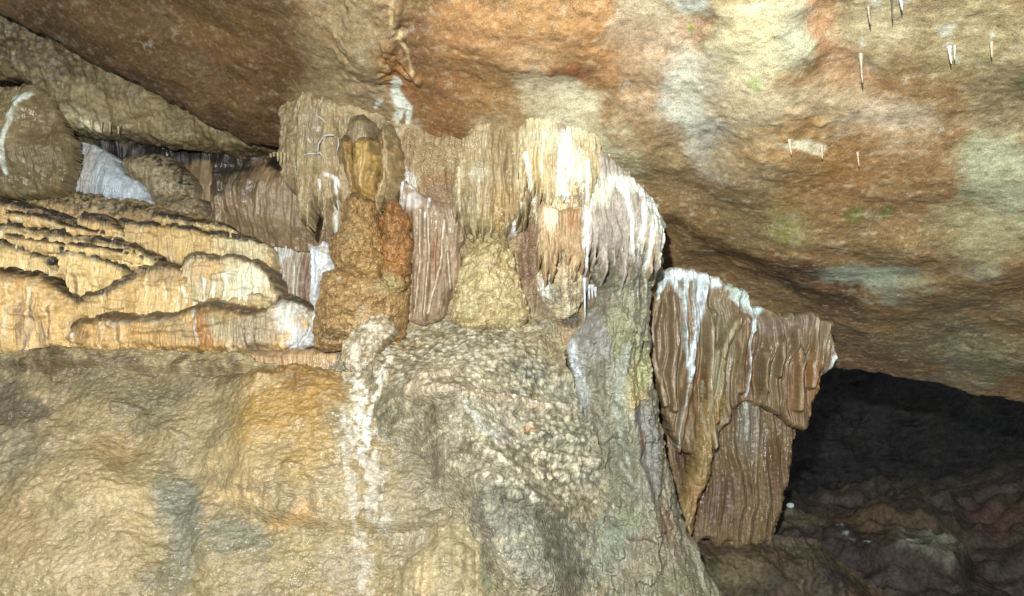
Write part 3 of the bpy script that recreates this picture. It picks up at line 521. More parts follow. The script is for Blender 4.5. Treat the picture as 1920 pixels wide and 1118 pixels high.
o = rock('great_column', M_knob, RC, vplane(5.34,4,0,(1170,600)), rc_h,
  pp('#86806a',[(1160,430,60,90,'#958878',.8),(1130,360,34,30,'#c9cdb0',.7),(1180,470,20,90,'#8b7c6c',.6),(1225,480,20,70,'#b29c70',.7),(1140,500,26,50,'#76705a',.6),(1180,600,40,60,'#98977c',.8),(1110,640,40,60,'#94928e',.8),(1150,640,20,60,'#8c8c62',.7),(1180,720,30,60,'#b5a266',.7,10),(1150,740,22,100,'#959b88',.6,-8),(1080,730,20,80,'#aeb2b0',.7),(1190,680,30,60,'#adb07c',.6),(1205,820,30,90,'#8a8b88',.8),(1130,850,60,70,'#7a7c66',.7),(1160,930,40,30,'#82896a',.7),(1100,960,90,70,'#7e8470',.8),(1190,1000,70,60,'#857a64',.7),(1240,1060,70,60,'#6e6a4c',.7),(1090,1090,90,50,'#767668',.7),(1220,950,20,40,'#83694c',.7),(1188,820,8,26,'#7c5238',.8)],
  lines=[([(1145,342),(1190,350),(1214,378),(1240,415),(1244,450)],26,15,'#eaf4ea',1,1),([(1165,350),(1185,420)],22,9,'#dfeadb'),([(1195,370),(1198,450)],14,6,'#e6f0ea'),([(1205,390),(1200,440),(1192,490)],6,4,'#e2e8e6'),([(1222,410),(1214,470),(1204,540)],5,3,'#dfe6e0'),([(1236,430),(1238,490)],5,4,'#dbe4da'),([(1182,470),(1184,560)],5,3,'#d0cfcc'),([(1100,370),(1096,440),(1092,470)],8,7,'#e3e6e6'),([(1092,465),(1100,500)],5,4,'#d9dcdc'),([(1066,640),(1078,700)],9,7,'#d6dce6'),([(1145,850),(1165,880),(1190,940)],4,3,'#94988a'),([(1230,1050),(1236,1080)],4,3,'#c6cec6'),([(1160,650),(1140,760),(1160,850)],7,4,'#a3a898')],lo='#4c4a3e',hi='#c4c0ae',kl=.75,kh=.7,fx=13,fy=3.5), sp=.0068)
tag(o,'great grey green column with a white crest, standing left of the big drapery','column')
for i,(x,y0,y1,Y) in enumerate(((1096,528,598,5.0),(1104,540,562,5.02),(1110,541,560,5.02),(1116,545,558,5.04))):
    exec_parts.append(('stalactite',x,y0,y1,Y,2.2,'#b9bfc4','thin pale stalactite in the dark notch beside the hanging column' if i else 'longest pale stalactite in the dark notch beside the hanging column','stalactites in the dark notch'))

sheet('drip_curtain', drips(846,992,292,425,9,22,1,0,[(846,345),(862,270),(885,240),(915,230),(940,225),(965,240),(990,262),(1000,350)]), 5.24, '#a08b62', [(900,330,26,26,'#bcb298',.7),(870,390,26,30,'#857450',.7),(950,380,34,34,'#a58450',.6)], [([(860,320),(866,430)],3,2,'#d0c5a4'),([(982,340),(976,400)],3,2,'#dcd8c8'),([(900,340),(898,400)],2.5,2,'#cdc2a2')], 'ragged tan drip curtain above the mottled coral covered column')
sheet('drip_curtain', drips(972,1112,228,372,9,24,2,30,[(968,312),(974,260),(980,200),(1015,175),(1050,170),(1090,180),(1120,220),(1130,300)]), 5.14, '#bda97c', [(1050,260,60,50,'#c9c4a2',.9),(1010,320,24,50,'#d0b57e',.7),(1085,330,30,50,'#d9d8bc',.8),(1053,252,14,20,'#8f7464',.8)], [([(1055,262),(1051,310),(1047,370)],8,7,'#f8fafa',1,1),([(1062,280),(1064,330),(1058,375)],6,5,'#f4f6f8',1,1),([(985,300),(996,350)],6,4,'#e6eae0'),([(1020,260),(1014,340)],3,2,'#ece8d0'),([(1085,290),(1086,350)],4,3,'#e8efe6'),([(1100,310),(1100,380)],4,3,'#eef2ee')], 'cream drip curtain with two bright white drips, the brightest of the hanging curtains', lo='#a08a5c', hi='#e0d8b8')
sheet('drip_curtain', drips(1090,1246,340,505,9,34,3,20,[(1084,350),(1100,290),(1130,280),(1180,330),(1206,362),(1222,396),(1242,410),(1250,440)]), 5.08, '#a79b8c', [(1120,370,30,40,'#d6dcc6',.8),(1180,360,30,20,'#d2dfd0',.8),(1225,420,18,40,'#c6d2c0',.7),(1215,490,20,50,'#b7a37c',.7),(1150,450,30,70,'#9a8d82',.6)], [([(1150,345),(1190,352),(1216,380),(1240,416)],15,9,'#eef6ee',1,1),([(1165,360),(1180,420),(1184,520)],7,3,'#e6eee8'),([(1205,390),(1200,440),(1192,520)],8,4,'#eef4f2'),([(1224,415),(1216,470),(1208,540)],6,3,'#e6efea'),([(1240,430),(1240,500)],6,4,'#e4f0e4'),([(1102,370),(1098,440),(1096,500)],8,5,'#f0f2f4')], 'grey drip curtain under the minty white crest, rightmost of the hanging curtains', lo='#7d7060', hi='#d8d4c6', B=.10, R=34)
sheet('drip_curtain', drips(556,642,205,395,7,24,4,0,[(550,250),(562,160),(590,150),(615,150),(640,170)]), 5.46, '#94805a', [(590,250,26,60,'#877a60',.7),(620,320,14,60,'#9d8862',.6)], [([(612,332),(630,338),(640,352)],5,4,'#eef1f2',1,1),([(630,340),(633,380)],3,2,'#e2e6e6'),([(604,345),(603,368)],3,2,'#cfd4d0')], 'tan drip curtain on the pillar left of the bell column', lo='#6a5a40', hi='#b8a784', sink=.05)
sheet('drip_curtain', drips(1004,1098,388,500,7,22,5,0), 5.06, '#b1946a', [(1070,420,22,30,'#a97f52',.8),(1030,410,16,40,'#dccfae',.8),(1050,480,30,20,'#a18a64',.6)], [([(1095,400),(1094,470)],6,4,'#eceef0')], 'short orange tan drip curtain below the cream one with white drips', lo='#7a6242', hi='#d9c8a0')
o = rock('rock_ledge', M_dark, [(1225,1030),(1290,1010),(1380,1015),(1450,1000),(1520,1005),(1570,1040),(1640,1090),(1720,1180),(1720,1300),(1200,1300)], vplane(5.6,25,0,(1400,1080)),
  lambda c: .16*sstep(0,60,c.dp)+c.n(3,3,1)*.10+c.n(9,9,2,4)*.03+c.flute(12,3)*.03*c.spot(1480,1040,60,50), pp('#3f3424',[(1370,1070,50,40,'#5e5438',.8),(1470,1030,60,30,'#4b4434',.7),(1300,1080,50,40,'#4a4a32',.7),(1560,1080,50,20,'#2b2226',.7)],lo='#241c18',hi='#5c4f3a'), sp=.0075)
tag(o,'dark brown rock ledge below the foot of the drapery','rock ledge')

# ------------------------------------------------------------------ the drapery
drp = empty('drapery',1370,1000,6.1,'tall brown drapery with white crust on its top edge, hanging at the dark hollow','drapery')
FOLD = [([(1224,562),(1214,616),(1217,670),(1236,752)],4,'#b8a68c'),([(1323,592),(1321,663),(1314,718),(1313,770),(1326,830)],5,'#b3a280'),([(1367,600),(1346,643),(1336,691),(1335,760)],4,'#a8946c'),([(1420,660),(1418,720),(1412,760)],3,'#8f7a5c'),([(1475,620),(1482,680),(1478,760)],4,'#a58e6a'),([(1250,560),(1256,640),(1248,700),(1252,760)],4,'#9a8468'),([(1285,690),(1270,760),(1258,850)],4,'#9c8056'),([(1508,590),(1512,650),(1506,720)],4,'#a8977a'),([(1440,580),(1452,640),(1444,700)],3,'#8f7d66'),([(1385,600),(1378,660),(1380,730)],4,'#937650')]
WL = [([(1230,520),(1260,514),(1300,516),(1334,532)],19,13,'#eafafc'),([(1236,525),(1229,545),(1222,562)],6,3,'#d9ecee'),([(1250,525),(1262,545),(1268,560)],9,4,'#dcecf0'),([(1275,525),(1272,560),(1274,640),(1280,700)],6,3.5,'#cfdfe6'),([(1304,525),(1308,545),(1302,570),(1296,620),(1285,680),(1278,710)],14,4,'#d6e8f2'),([(1278,710),(1262,790),(1256,850)],3,2,'#a5a49c'),([(1320,530),(1324,548)],6,3,'#d6e8e8'),([(1289,530),(1290,570),(1290,610)],4,2,'#c4ccd0'),
      ([(1366,542),(1378,548),(1388,565),(1396,580),(1408,582)],17,11,'#d3ebe6'),([(1396,580),(1402,600),(1400,622)],5,4,'#d8ecee'),([(1408,580),(1408,600),(1402,618)],4,4,'#d8ecee'),([(1402,618),(1392,643),(1399,691),(1389,742)],3,2.5,'#c8d0d0'),([(1362,560),(1370,575)],7,4,'#c8dcd4')]
def fold_h(c):
    h = c.flute(3.8,3,.4,.05)*.14+c.flute(10,9,.2,.04)*.035+c.n(2,1,1)*.06
    for q,w,_ in FOLD: h = h+.07*c.line(q,w*2.2,w*1.6,1.8,.4)
    for q in WL: h = h+.018*c.line(q[0],q[1],q[2],1,.8)
    return h
def drap_h(c): return dome(c,.07,9)+fold_h(c)
DS = [(1250,640,50,110,'#806a50',.7),(1340,640,30,120,'#7d7354',.7),(1300,740,40,70,'#745632',.7),(1290,660,30,60,'#76603e',.6),(1390,690,24,80,'#6a4c2c',.7),(1440,650,60,60,'#74624a',.8),(1480,720,40,80,'#7a5a34',.7),(1510,700,16,70,'#8a6230',.8),(1330,770,20,60,'#8d7a50',.7),(1450,600,80,24,'#857464',.7),(1535,620,26,50,'#938468',.8)]
DL = [(q,w*.8,w*.6,cc,1.2,.4) for q,w,cc in FOLD]+[(q[0],q[1],q[2],q[3]) for q in WL]
rock('lower_sheet', M_drip, [(1225,700),(1490,760),(1488,810),(1478,880),(1462,940),(1450,1000),(1438,1030),(1424,1002),(1410,1035),(1396,1008),(1378,1040),(1360,1005),(1340,1035),(1322,1000),(1300,1030),(1285,1000),(1262,1010),(1252,930),(1246,860)], vplane(5.80,2,0,(1370,700)),
  lambda c: dome(c,.06,10)+c.flute(7,3,.3,.05)*.06+c.flute(18,8,.2,.05)*.02+c.n(40,30,5,3)*.006, pp('#6e5a3c',[(1395,800,26,70,'#6f675a',.8),(1280,830,30,90,'#4c3a22',.8),(1440,860,30,80,'#5f4129',.7),(1350,930,60,60,'#5c4730',.7),(1290,950,24,60,'#6f5030',.6)],lines=[([(1389,745),(1392,820)],5,3,'#a8a69a'),([(1412,760),(1408,900)],3,2,'#9c8870')],lo='#3d2f1f',hi='#8a7350',fx=20,fy=2.2), sp=.0068, parent=drp, solid=True, back=.10)
rock('upper_sheet', M_drip, [(1210,548),(1230,513),(1262,503),(1310,508),(1336,520),(1360,538),(1385,540),(1410,570),(1440,585),(1490,590),(1520,588),(1540,600),(1552,605),(1550,640),(1555,668),(1550,688),(1532,700),(1524,708),(1522,742),(1512,775),(1501,804),(1484,803),(1465,795),(1458,786),(1430,762),(1395,752),(1370,752),(1350,800),(1320,850),(1280,850),(1250,830),(1236,770),(1200,700),(1192,620),(1205,560)], vplane(5.78,2,0,(1370,600)),
  drap_h, pp('#7b6747',DS,lines=DL+[([(1548,668),(1540,690),(1526,702)],5,3,'#cfdce0'),([(1550,655),(1552,672)],4,3,'#cfdce0')],lo='#4a3824',hi='#93785a',fx=14,fy=2), sp=.0060, parent=drp, solid=True, back=.10)
rock('long_fold', M_drip, [(1320,650),(1345,640),(1366,680),(1363,730),(1352,780),(1336,840),(1326,890),(1306,950),(1294,1000),(1286,1024),(1276,1018),(1264,1000),(1262,960),(1284,900),(1300,850),(1310,790),(1312,720)], vplane(5.62,1,0,(1310,720)),
  lambda c: dome(c,.10,12)+c.flute(12,3,.3,.05)*.025+c.n(8,3,1)*.01+c.k(30,4)*.012*sstep(740,800,c.py0), pp('#8e7747',[(1340,690,20,60,'#7f7a5c',.8),(1330,800,18,50,'#94713a',.8),(1300,930,18,60,'#8c6630',.8),(1285,1005,12,16,'#a0662e',.8)],lines=[([(1314,700),(1312,770),(1320,820)],2.5,2,'#b0a184'),([(1362,720),(1348,790),(1330,850)],2.5,2,'#a3854e')],lo='#553f20',hi='#b08c50',fx=20,fy=2.5), sp=.0055, parent=drp, solid=True, back=.12)

# ------------------------------------------------------------------ foreground mounds
PM = Plane((.0,-.80,.62), ((300-960)/F*4.9, 4.9, -(760-559)/F*4.9))
def lm_h(c):
    h = c.n(.9,1,1,4)*.11+c.n(4,5,2,4)*.022+.006*c.n(55,75,3,2)
    sc = c.s*np.cos(.5)+c.t*np.sin(.5)*0; 
    h += c.k(13,4,24)*.012+c.k(27,5,44)*.012 + c.n(30,40,6)*.006
    h += .14*c.spot(560,830,170,150,8,.15)+.09*c.spot(150,1000,240,200,-10,.15)-.06*c.line([(260,860),(330,900),(310,980),(340,1080),(350,1180)],50,40,1.8)-.04*c.line([(300,740),(230,840)],44,36,1.8)
    # overhanging lip of the orange dome
    lipm = sstep(390,500,c.px0); lip = sdist(c.px0+c.wx*8,c.py0+c.wy*8+c.fx*4,[(380,700),(380,940),(430,948),(470,965),(505,985),(560,994),(610,1002),(670,1000),(900,1010),(900,700)])
    h += (.09*sstep(-3,16,lip)+ .025*c.flute(12,8)*np.exp(-((lip-22)/24)**2))*lipm
    h += .05*sstep(700,690,c.py0)+.03*sstep(.1,.4,c.n(2.2,4,61,4,.6))
    return h-.5*(1-sstep(0,.10,c.d))**2*0
def lm_p(c):
    p = Paint(c,'#9f8a5e')
    p.spots([(60,690,120,18,'#3e362a',.8),(200,690,220,16,'#6b5838',.8),(450,700,220,12,'#6f5a38',.7),(200,730,160,36,'#7f7350',.8),(30,760,70,60,'#595140',.8),(40,850,90,60,'#8c8268',.7),(120,830,60,30,'#b59c72',.6,-20),(100,740,50,14,'#c0a67c',.6),(300,740,110,30,'#7a7052',.8,-20),(280,800,60,30,'#70694a',.7,-35),(200,850,70,40,'#a6895a',.8),(130,930,160,60,'#b59c6c',.8,-15),(100,1050,200,90,'#b39b70',.8),(250,960,80,60,'#c2aa76',.8),(50,1000,60,80,'#a5885e',.7),
      (330,930,50,80,'#7a7c6a',.85),(350,1000,40,90,'#7b7a66',.85),(345,955,24,30,'#77765f',.6),(330,1080,60,60,'#7e7a60',.7),(450,1020,90,50,'#807c62',.9),(500,1080,110,50,'#97896a',.7),(420,1080,60,40,'#aa9468',.7),(560,1050,60,70,'#a7935e',.7),
      (400,850,100,80,'#a8946a',.8),(540,790,120,90,'#b18a40',.95),(600,760,70,60,'#b08638',.9),(560,740,120,20,'#8f6c34',.8),(480,870,110,50,'#bb9f66',.8),(600,880,60,70,'#b3934e',.8),(450,935,80,18,'#ceae74',.9,8),(580,975,90,18,'#c89f60',.9,6),(640,960,50,60,'#b09c74',.7),(650,1070,60,60,'#9b8c70',.7),(800,880,70,120,'#7f775c',.85),(850,1030,110,110,'#857b5e',.85),(760,1000,60,110,'#9a8d6e',.7),(480,760,60,20,'#c8ad7c',.5)])
    for q,w0,w1,k in (([(700,610),(680,660),(665,710),(680,760),(690,800),(695,860)],24,16,.9),([(718,640),(728,700),(718,760),(690,830)],10,7,.8),([(690,840),(700,900),(715,980)],40,20,.5),([(670,800),(660,900),(690,1118)],20,14,.35)):
        m = c.line(q,w0,w1,1.8,4.5)*k*sstep(-.02,.16,c.n(16,9,51,5,.7)+.22*c.line(q,w0*.45,w1*.45,1,4.5)); p.mix(m,'#eee9dc')
    v = c.n(5,6,31,5,.6); p.mix(sstep(.05,.5,v)*.4,'#c5b184'); p.mix(sstep(.05,.5,-v)*.4,'#75694a')
    p.mul(.80*(1+.4*c.n(20,28,33,3,.6))); p.mul(1+.3*c.n(60,60,34,2,.7)); return p
o = rock('flowstone_mound', M_wet, [(-300,674),(0,676),(120,668),(250,664),(430,668),(560,700),(640,716),(720,700),(900,720),(1000,900),(1050,1300),(-600,1300),(-600,700)], PM, lm_h, lm_p, sp=.0082, spt=.0088, back=.5, smooth=0)
tag(o,'broad wet flowstone mound in the lower left, golden under the fluted shelf','flowstone mound')
o = rock('fluted_shelf', M_drip, [(425,664),(450,658),(500,657),(560,655),(610,656),(655,655),(668,670),(668,712),(640,718),(600,712),(540,708),(500,704),(440,700),(415,690)], vplane(5.28,5,0,(560,690)),
  hh(.12,14,.01,.035,17), pp('#b08e60',[(470,665,60,10,'#8f7858',.7),(600,700,60,12,'#bb9a6c',.6)],lo='#7d5a30',hi='#d6b684',fx=24,fy=2.5), sp=.0055)
tag(o,'narrow fluted orange shelf edge under the white calcite shoulder','flowstone')
CM = [(600,640),(690,600),(740,603),(800,598),(850,580),(900,572),(950,580),(1000,590),(1040,592),(1062,620),(1070,700),(1110,780),(1130,850),(1160,930),(1180,1010),(1240,1300),(580,1300),(590,1000),(610,800),(610,700)]
PCM = Plane((.0,-.90,.42), ((880-960)/F*5.0, 5.0, -(720-559)/F*5.0))
def cm_h(c):
    pop = np.clip(c.spot(880,680,170,80,10,.3)+c.spot(940,800,130,60,30,.3)+c.spot(990,890,110,60,40,.3)+c.spot(1050,790,90,70,0,.3),0,1)
    h = .40*sstep(0,210,c.dp)-.10+c.n(1.6,1.6,1)*.10+c.n(6,6,2)*.03+c.n(26,30,6)*.010
    c._k = c.k(26,5,34); h += (.03*c.k(13,4,17)+.030*c._k)*pop+.006*c.n(60,60,11,2)+.010*c.k(16,8)+.008*c.k(30,9)
    h += -.10*c.line([(760,760),(790,800),(800,900)],40,30,1.6)+.20*c.line([(790,770),(870,850),(960,980),(1000,1100)],60,70,1.8)
    # shelves
    for q,a in (([(780,770),(820,738),(870,712)],.07),([(800,780),(880,778),(960,772),(1030,770)],.06),([(960,955),(1010,960),(1050,965)],.05),([(900,880),(960,905),(1010,960)],.06),([(1000,830),(1050,828),(1090,825)],.05),([(1010,860),(1080,868),(1120,864)],.05),([(1010,898),(1050,902),(1080,890)],.045)):
        h += a*c.line(q,13,11,1.3,1)
    h += .028*c.flute(12,50)*c.line([(790,765),(870,770),(960,772)],22,20,1.5)
    h += .07*c.spot(700,760,60,180,0,.3)+.03*c.r(6,2.5,70)*c.line([(690,610),(680,720),(690,830),(720,980)],50,60)
    return h
def cm_p(c):
    p = Paint(c,'#857a5c')
    p.spots([(780,640,90,50,'#8f7848',.8),(900,600,120,24,'#766a46',.8),(850,690,110,60,'#a09474',.8),(900,640,110,40,'#857e60',.6),(990,640,50,50,'#8f7c52',.8),(1000,700,50,50,'#717364',.8),(1050,640,30,60,'#9b8a5c',.7),(740,700,50,60,'#8b7850',.7),
      (860,735,90,24,'#a89c78',.6),(920,790,90,24,'#bcb59c',.7),(800,760,60,30,'#85714a',.7),(740,800,60,60,'#7f7456',.8),(860,850,90,80,'#756b50',.8,30),(790,900,70,70,'#857864',.8),(950,870,80,40,'#8f8464',.8,30),(990,920,60,30,'#a79a78',.7,30),(940,1000,110,90,'#6f6a58',.8),(1040,1040,110,90,'#707266',.8),(1060,830,80,50,'#7d7b68',.8),(1090,900,60,40,'#747260',.8),(1060,740,50,40,'#9b9a88',.7),(830,980,60,24,'#b09c7c',.8),(760,1000,80,60,'#a0937a',.7),(720,1080,60,70,'#97896c',.7),(700,930,40,60,'#b1a68e',.7)])
    v = c._k; p.mix(sstep(.45,.9,v)*.85*np.clip(c.spot(880,690,200,110,10,.3)+c.spot(1000,850,150,120,30,.3)+.25,0,1),'#d3cbb0')
    v = c.n(7,8,32,5,.65); p.mix(sstep(.1,.45,v)*.65,'#c6bc9a'); p.mix(sstep(.05,.45,-v)*.65,'#4c4836')
    for q,w0,w1,k in (([(700,610),(680,660),(665,710),(680,760),(690,800),(695,860)],24,16,.9),([(718,640),(728,700),(718,760),(690,830)],10,7,.8),([(690,840),(720,900),(740,980)],34,20,.6),([(690,860),(680,1000),(685,1118)],20,16,.45)):
        m = c.line(q,w0,w1,1.8,4.5)*k*sstep(-.02,.16,c.n(16,9,51,5,.7)+.22*c.line(q,w0*.45,w1*.45,1,4.5)); p.mix(m,'#eee9dc')
    for q in ([(780,768),(820,742),(860,724)],[(810,780),(880,778),(960,774),(1030,772)]): p.mix(c.line(q,12,9,1.2)*.6,'#cdb596')
    p.mix(c.spot(990,816,18,9,0,.4,.8),'#c89468'); p.mix(c.spot(1000,612,18,12,0,.5,.7),'#cfc4a8'); p.mix(c.spot(930,820,60,16,15,.6,.6),'#d3d2c6')
    for q in ([(1000,868),(1060,862),(1120,866)],[(1010,898),(1050,903)],[(990,815),(1060,818)],[(960,770),(1040,768)],[(900,925),(960,935),(1010,965)]):
        p.mix(c.line(q,8,7,1,2)*sstep(.0,.25,c.n(26,22,52,2)),'#d8cfb8')
    p.mul(.88*(1+.5*c.n(22,24,33,3,.6))); p.mul(1+.35*c.n(50,50,34,2,.7)); return p
o = rock('coral_slope', M_knob, CM, PCM, cm_h, cm_p, sp=.0066, spt=.0070, back=.5, smooth=1)
tag(o,'grey rugged slope of knobby crust at the bottom centre, white trickle down its left side','rock slope')
o = rock('flowstone_dome', M_wet, [(690,1300),(700,1100),(722,1030),(755,975),(795,935),(840,915),(890,930),(930,970),(955,1030),(972,1120),(975,1300)], Plane((0,-.85,.52),((830-960)/F*4.3,4.3,-(1010-559)/F*4.3)),
  lambda c: .22*sstep(0,120,c.dp)-.08+c.n(3,3,1)*.07+c.flute(6,3)*.03+c.k(13,5)*.012+c.n(28,24,2,3,.6)*.008, pp('#94845f',[(830,920,60,16,'#b2a07c',.7),(900,970,30,40,'#b29460',.8,40),(935,1030,18,50,'#a88448',.8),(920,1080,20,50,'#6a7258',.7),(800,1090,30,50,'#b8a070',.7),(760,1010,50,50,'#9b8f74',.7),(860,1020,50,40,'#9b8e68',.6)],lo='#6f6248',hi='#cdbb90',lines=[([(810,930),(806,975)],5,4,'#dcdccf')]), sp=.0062)
tag(o,'small tan flowstone dome at the bottom edge of the photo','flowstone dome')
# little flowstone lobe with the bright crusted crest at the head of the trickle
o = rock('crusted_lobe', M_knob, [(640,655),(655,625),(680,600),(715,585),(735,600),(745,618),(720,640),(705,670),(690,700),(655,712)], vplane(4.95,10,0,(690,650)),
  hh(.07,30,.04,.01,9,.03,16,sink=.02), pp('#8f7c58',[(690,615,20,9,'#ddd5bd',.6),(672,660,12,26,'#e6dfca',.6),(725,605,16,10,'#8b7444',.7),(700,690,14,16,'#8d7348',.6)],lo='#75592e',hi='#e2dac4',kh=.6,fx=12), sp=.0058)
tag(o,'lobe crusted with bright white crystals where the white trickle begins','calcite')

# ------------------------------------------------------------------ slender things: stalactites, crystals
def tube(name, pts, rad, mat, seed=0, sides=10, rings=None):
    pts = np.array(pts, float); n = len(pts); rings = rings or max(8, n*5)
    t = np.linspace(0, n-1, rings); P = np.stack([np.interp(t, range(n), pts[:, i]) for i in range(3)], 1); R = np.interp(t, range(n), rad)
    rng = np.random.RandomState(seed); V = []
    for i in range(rings):
        d = P[min(i+1, rings-1)]-P[max(i-1, 0)]; d /= np.linalg.norm(d); a = np.cross(d, [0.3,1,.1]); a /= np.linalg.norm(a); b = np.cross(d, a)
        rr = R[i]*(1+rng.uniform(-.14,.14))
        for k in range(sides):
            w = 2*math.pi*k/sides; V.append(P[i]+(a*math.cos(w)+b*math.sin(w))*rr*(1+rng.uniform(-.08,.08)))
    Fc = [(i*sides+k, i*sides+(k+1) % sides, (i+1)*sides+(k+1) % sides, (i+1)*sides+k) for i in range(rings-1) for k in range(sides)]
    V.append(P[-1]); e = len(V)-1; V.append(P[0]); e0 = len(V)-1
    Fc += [((rings-1)*sides+k, (rings-1)*sides+(k+1) % sides, e, e) for k in range(0)]
    return np.array(V), np.array(Fc)
ST_M = {}
def stalactite(x0, y0, x1, y1, Y, w, colr, label, group, name='soda_straw', tipcol=None, bend=0):
    def wp(x, y): return ((x-960)/F*Y, Y, CAMZ-(y-559)/F*Y)
    m = w*Y/F
    pts = [wp(x0, y0-7), wp(x0+(x1-x0)*.3+bend, y0+(y1-y0)*.3), wp(x0+(x1-x0)*.7+bend, y0+(y1-y0)*.7), wp(x1, y1)]
    V, Fc = tube(name, pts, [m*1.9, m, m*.85, m*.25], None, seed=int(x0+y0), rings=22)
    # close the tip with a small drop
    if colr not in ST_M: ST_M[colr] = mk('straw_calcite', rough=.35, bump=.004, scale=60, grain=.35, tint=colr, spec=.5)
    o = link(name, V, Fc, ST_M[colr]); return tag(o, label, 'stalactite', group)
def ceil_Y(px, py):
    r = np.array([(px-960)/F, 1, -(py-559)/F]); return float((PC.O@PC.N)/(r@PC.N))
dg = bpy.context.evaluated_depsgraph_get()
def hitY(px, py):
    from mathutils import Vector
    d = Vector(((px-960)/F, 1, -(py-559)/F)); 
    ok, loc, nn, ix, ob, mt = scene.ray_cast(bpy.context.evaluated_depsgraph_get(), Vector((0,0,CAMZ)), d.normalized())
    return loc.y if ok else 6.0
straws = [(1614,108,1617,156,2.6,'#a39a84','longest soda straw, hanging below a small white patch on the ceiling',1),
 (1628,18,1632,46,2.4,'#8d8466','soda straw with a bent tip in the leftmost position of the top edge cluster',0),
 (1672,-5,1674,34,1.8,'#5d5444','dark needle like soda straw second from the left at the top edge',0),
 (1688,-5,1692,20,2.6,'#c2c8bc','short pale soda straw touching the top edge right of the dark needle',0),
 (1780,94,1784,120,2.4,'#c9cabc','left of two short soda straws under the large white ceiling patch',0),
 (1790,92,1790,112,1.8,'#b9baa4','right of two short soda straws under the large white ceiling patch',0),
 (1859,86,1860,108,2.0,'#b5a884','small tan soda straw far right, right of the large white ceiling patch',0),
 (1480,268,1484,290,1.8,'#cfc8a4','left of two tiny soda straws on the cream streaks in mid ceiling',0),
 (1541,280,1542,299,1.8,'#b8ae8a','right of two tiny soda straws on the cream streaks in mid ceiling',0),
 (1608,292,1611,313,1.6,'#bba888','tiny soda straw alone on the brown ceiling below the cream streaks',0)]
for x0,y0,x1,y1,w,cc,lab,b in straws:
    stalactite(x0,y0,x1,y1,hitY(x0,y0)-.02,w,cc,lab,'soda straws on the ceiling',bend=-.003*b)
for nm,x,y0,y1,Y,w,cc,lab,grp in exec_parts:
    stalactite(x,y0,x+1,y1,hitY(x,y0-2)-.03,w,cc,lab,grp,'stalactite')
for i,(x,y0,l) in enumerate(((508,294,12),(514,292,16),(521,293,10),(527,293,15),(534,294,11),(540,294,8),(172,232,12),(190,236,10),(206,236,14),(222,244,8))):
    grp = 'tiny stalactites over the black pocket' if i < 6 else 'tiny stalactites on the overhang rim'
    lab = 'one of the tiny stalactites in a row over the black pocket left of the pillar' if i < 6 else 'one of the tiny stalactites on the rim of the olive overhang'
    stalactite(x,y0,x,y0+l,hitY(x,y0-4)-.02,2.0,'#8f8260',lab,grp,'stalactite')
# white crystal ribs on the pillar wall left of the bell column
rng = random.Random(3)
ribs = [([(570,290),(582,288),(592,289)],2.6,'flat white calcite rib, lowest left one beside the bell column'),([(594,290),(600,286),(605,293)],2.2,'small white calcite rib tip just right of the lowest one'),([(606,256),(618,253),(627,254)],2.8,'thick white calcite rib at mid height, nearly level'),([(592,216),(602,222),(611,231)],1.8,'upper white calcite rib slanting down to the right'),([(634,258),(635,270),(632,284)],2.0,'upright white calcite rib close to the bell column'),([(596,288),(597,270),(606,258)],1.6,'curved grey calcite rib linking the middle and lowest ribs'),([(647,222),(649,230)],2.6,'short white calcite tip above the left shoulder of the bell column'),([(572,216),(580,222)],2.0,'small white calcite tip at the far left of the rib group')]
for q,w,lab in ribs:
    Y = min(hitY(*p) for p in q)-.012
    pts = [((x-960)/F*Y, Y, CAMZ-(y-559)/F*Y) for x,y in q]
    V,Fc = tube('calcite_rib', pts, [w*Y/F*.35]+[w*Y/F*.8]*(len(q)-2)+[w*Y/F*.3], None, seed=int(q[0][0]), rings=14)
    o = link('calcite_rib', V, Fc, M_w2 if 'M_w2' in globals() else globals().setdefault('M_w2', mk('rib_calcite', rough=.4, bump=.004, scale=50, grain=.2, tint='#a9aca6'))); tag(o,lab,'calcite','white calcite ribs left of the bell column')
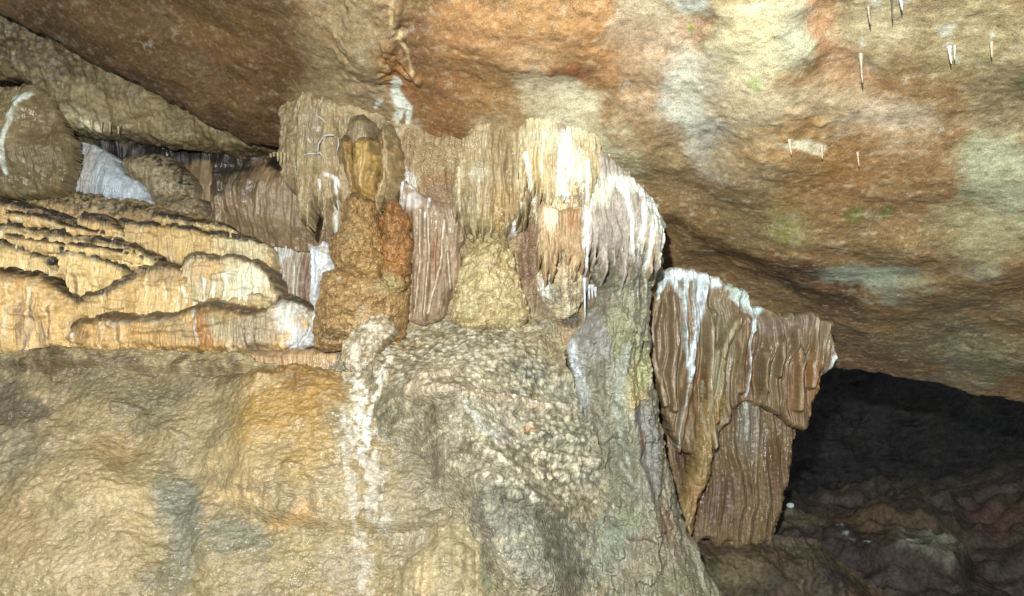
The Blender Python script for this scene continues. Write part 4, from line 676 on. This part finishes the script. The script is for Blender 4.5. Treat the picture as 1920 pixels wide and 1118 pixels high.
def crystal(x, y, r):
    Y = hitY(x, y)-.01; P = np.array([(x-960)/F*Y, Y, CAMZ-(y-559)/F*Y]); rr = r*Y/F; rg = np.random.RandomState(int(x)); V = []; n = 9
    prof = [(-.9,.6),(-.3,1.0),(.2,.85),(.7,.5),(1.15,.08)]
    for z, w in prof:
        for k in range(n):
            a = 2*math.pi*k/n; q = w*rr*.62*rg.uniform(.5,1.4); V.append(P+np.array([math.cos(a)*q, math.sin(a)*q*.8, z*rr*.75*rg.uniform(.9,1.1)]))
    Fc = [(i*n+k, i*n+(k+1)%n, (i+1)*n+(k+1)%n, (i+1)*n+k) for i in range(4) for k in range(n)]
    o = link('calcite_tooth', np.array(V), np.array(Fc), M_tooth, smooth=False)
    tag(o,'small white tooth shaped calcite knob in the short rows on the grey slope','calcite','calcite teeth in rows on the grey slope')
M_tooth = mk('tooth_calcite', rough=.45, bump=.006, scale=60, grain=.3, tint='#b3ab94')
for x,y,r in ((1010,855,6),(1022,857,4),(1030,855,5),(1050,860,6),(1070,862,6),(1087,862,5),(1107,862,7),(1017,894,6),(1032,896,7),(1046,891,6),(1067,820,5),(1045,819,4),(1056,821,4),(1117,941,6),(1150,950,6),(1003,868,4)): crystal(x,y,r)
def stone(x, y, r, seed, mat, name, label, cat, group=None, colr='#3b3026'):
    Y = hitY(x, y)-.02; P = np.array([(x-960)/F*Y, Y, CAMZ-(y-559)/F*Y]); rr = r*Y/F; nu, nv = 28, 18; V = []
    rg = np.random.RandomState(seed); A = rg.uniform(.7,1.25,3); A[2] *= .75; K = rg.normal(size=(9,3)); K /= np.linalg.norm(K,axis=1)[:,None]; D = rg.uniform(.62,.95,9)
    for j in range(nv+1):
        for i in range(nu):
            th = math.pi*j/nv; ph = 2*math.pi*i/nu; u = np.array([math.sin(th)*math.cos(ph), math.sin(th)*math.sin(ph), math.cos(th)])
            k = 1.0
            for q in range(9):
                dt = u@K[q]
                if dt > 0: k = min(k, D[q]/dt)
            V.append(P+u*A*rr*(k+.03*math.sin(9*u[0]+seed)*math.cos(11*u[2])))
    Fc = [(j*nu+i, (j+1)*nu+i, (j+1)*nu+(i+1)%nu, j*nu+(i+1)%nu) for j in range(nv) for i in range(nu)]
    V = np.array(V); cc = np.tile(hexc(colr), (len(V), 1))*(1+.3*fbm(V[:,0]*9, V[:,2]*9+V[:,1]*7, seed))[:, None]
    o = link(name, V, np.array(Fc), mat, None, cc); tag(o, label, cat, group)
stone(1482,948,6,77,M_white,'calcite_lump','small bluish white lump in the dark right of the drapery foot','calcite',None,'#a9bcc0')
for o in bpy.data.objects:
    if '_loc' in o: del o['_loc']
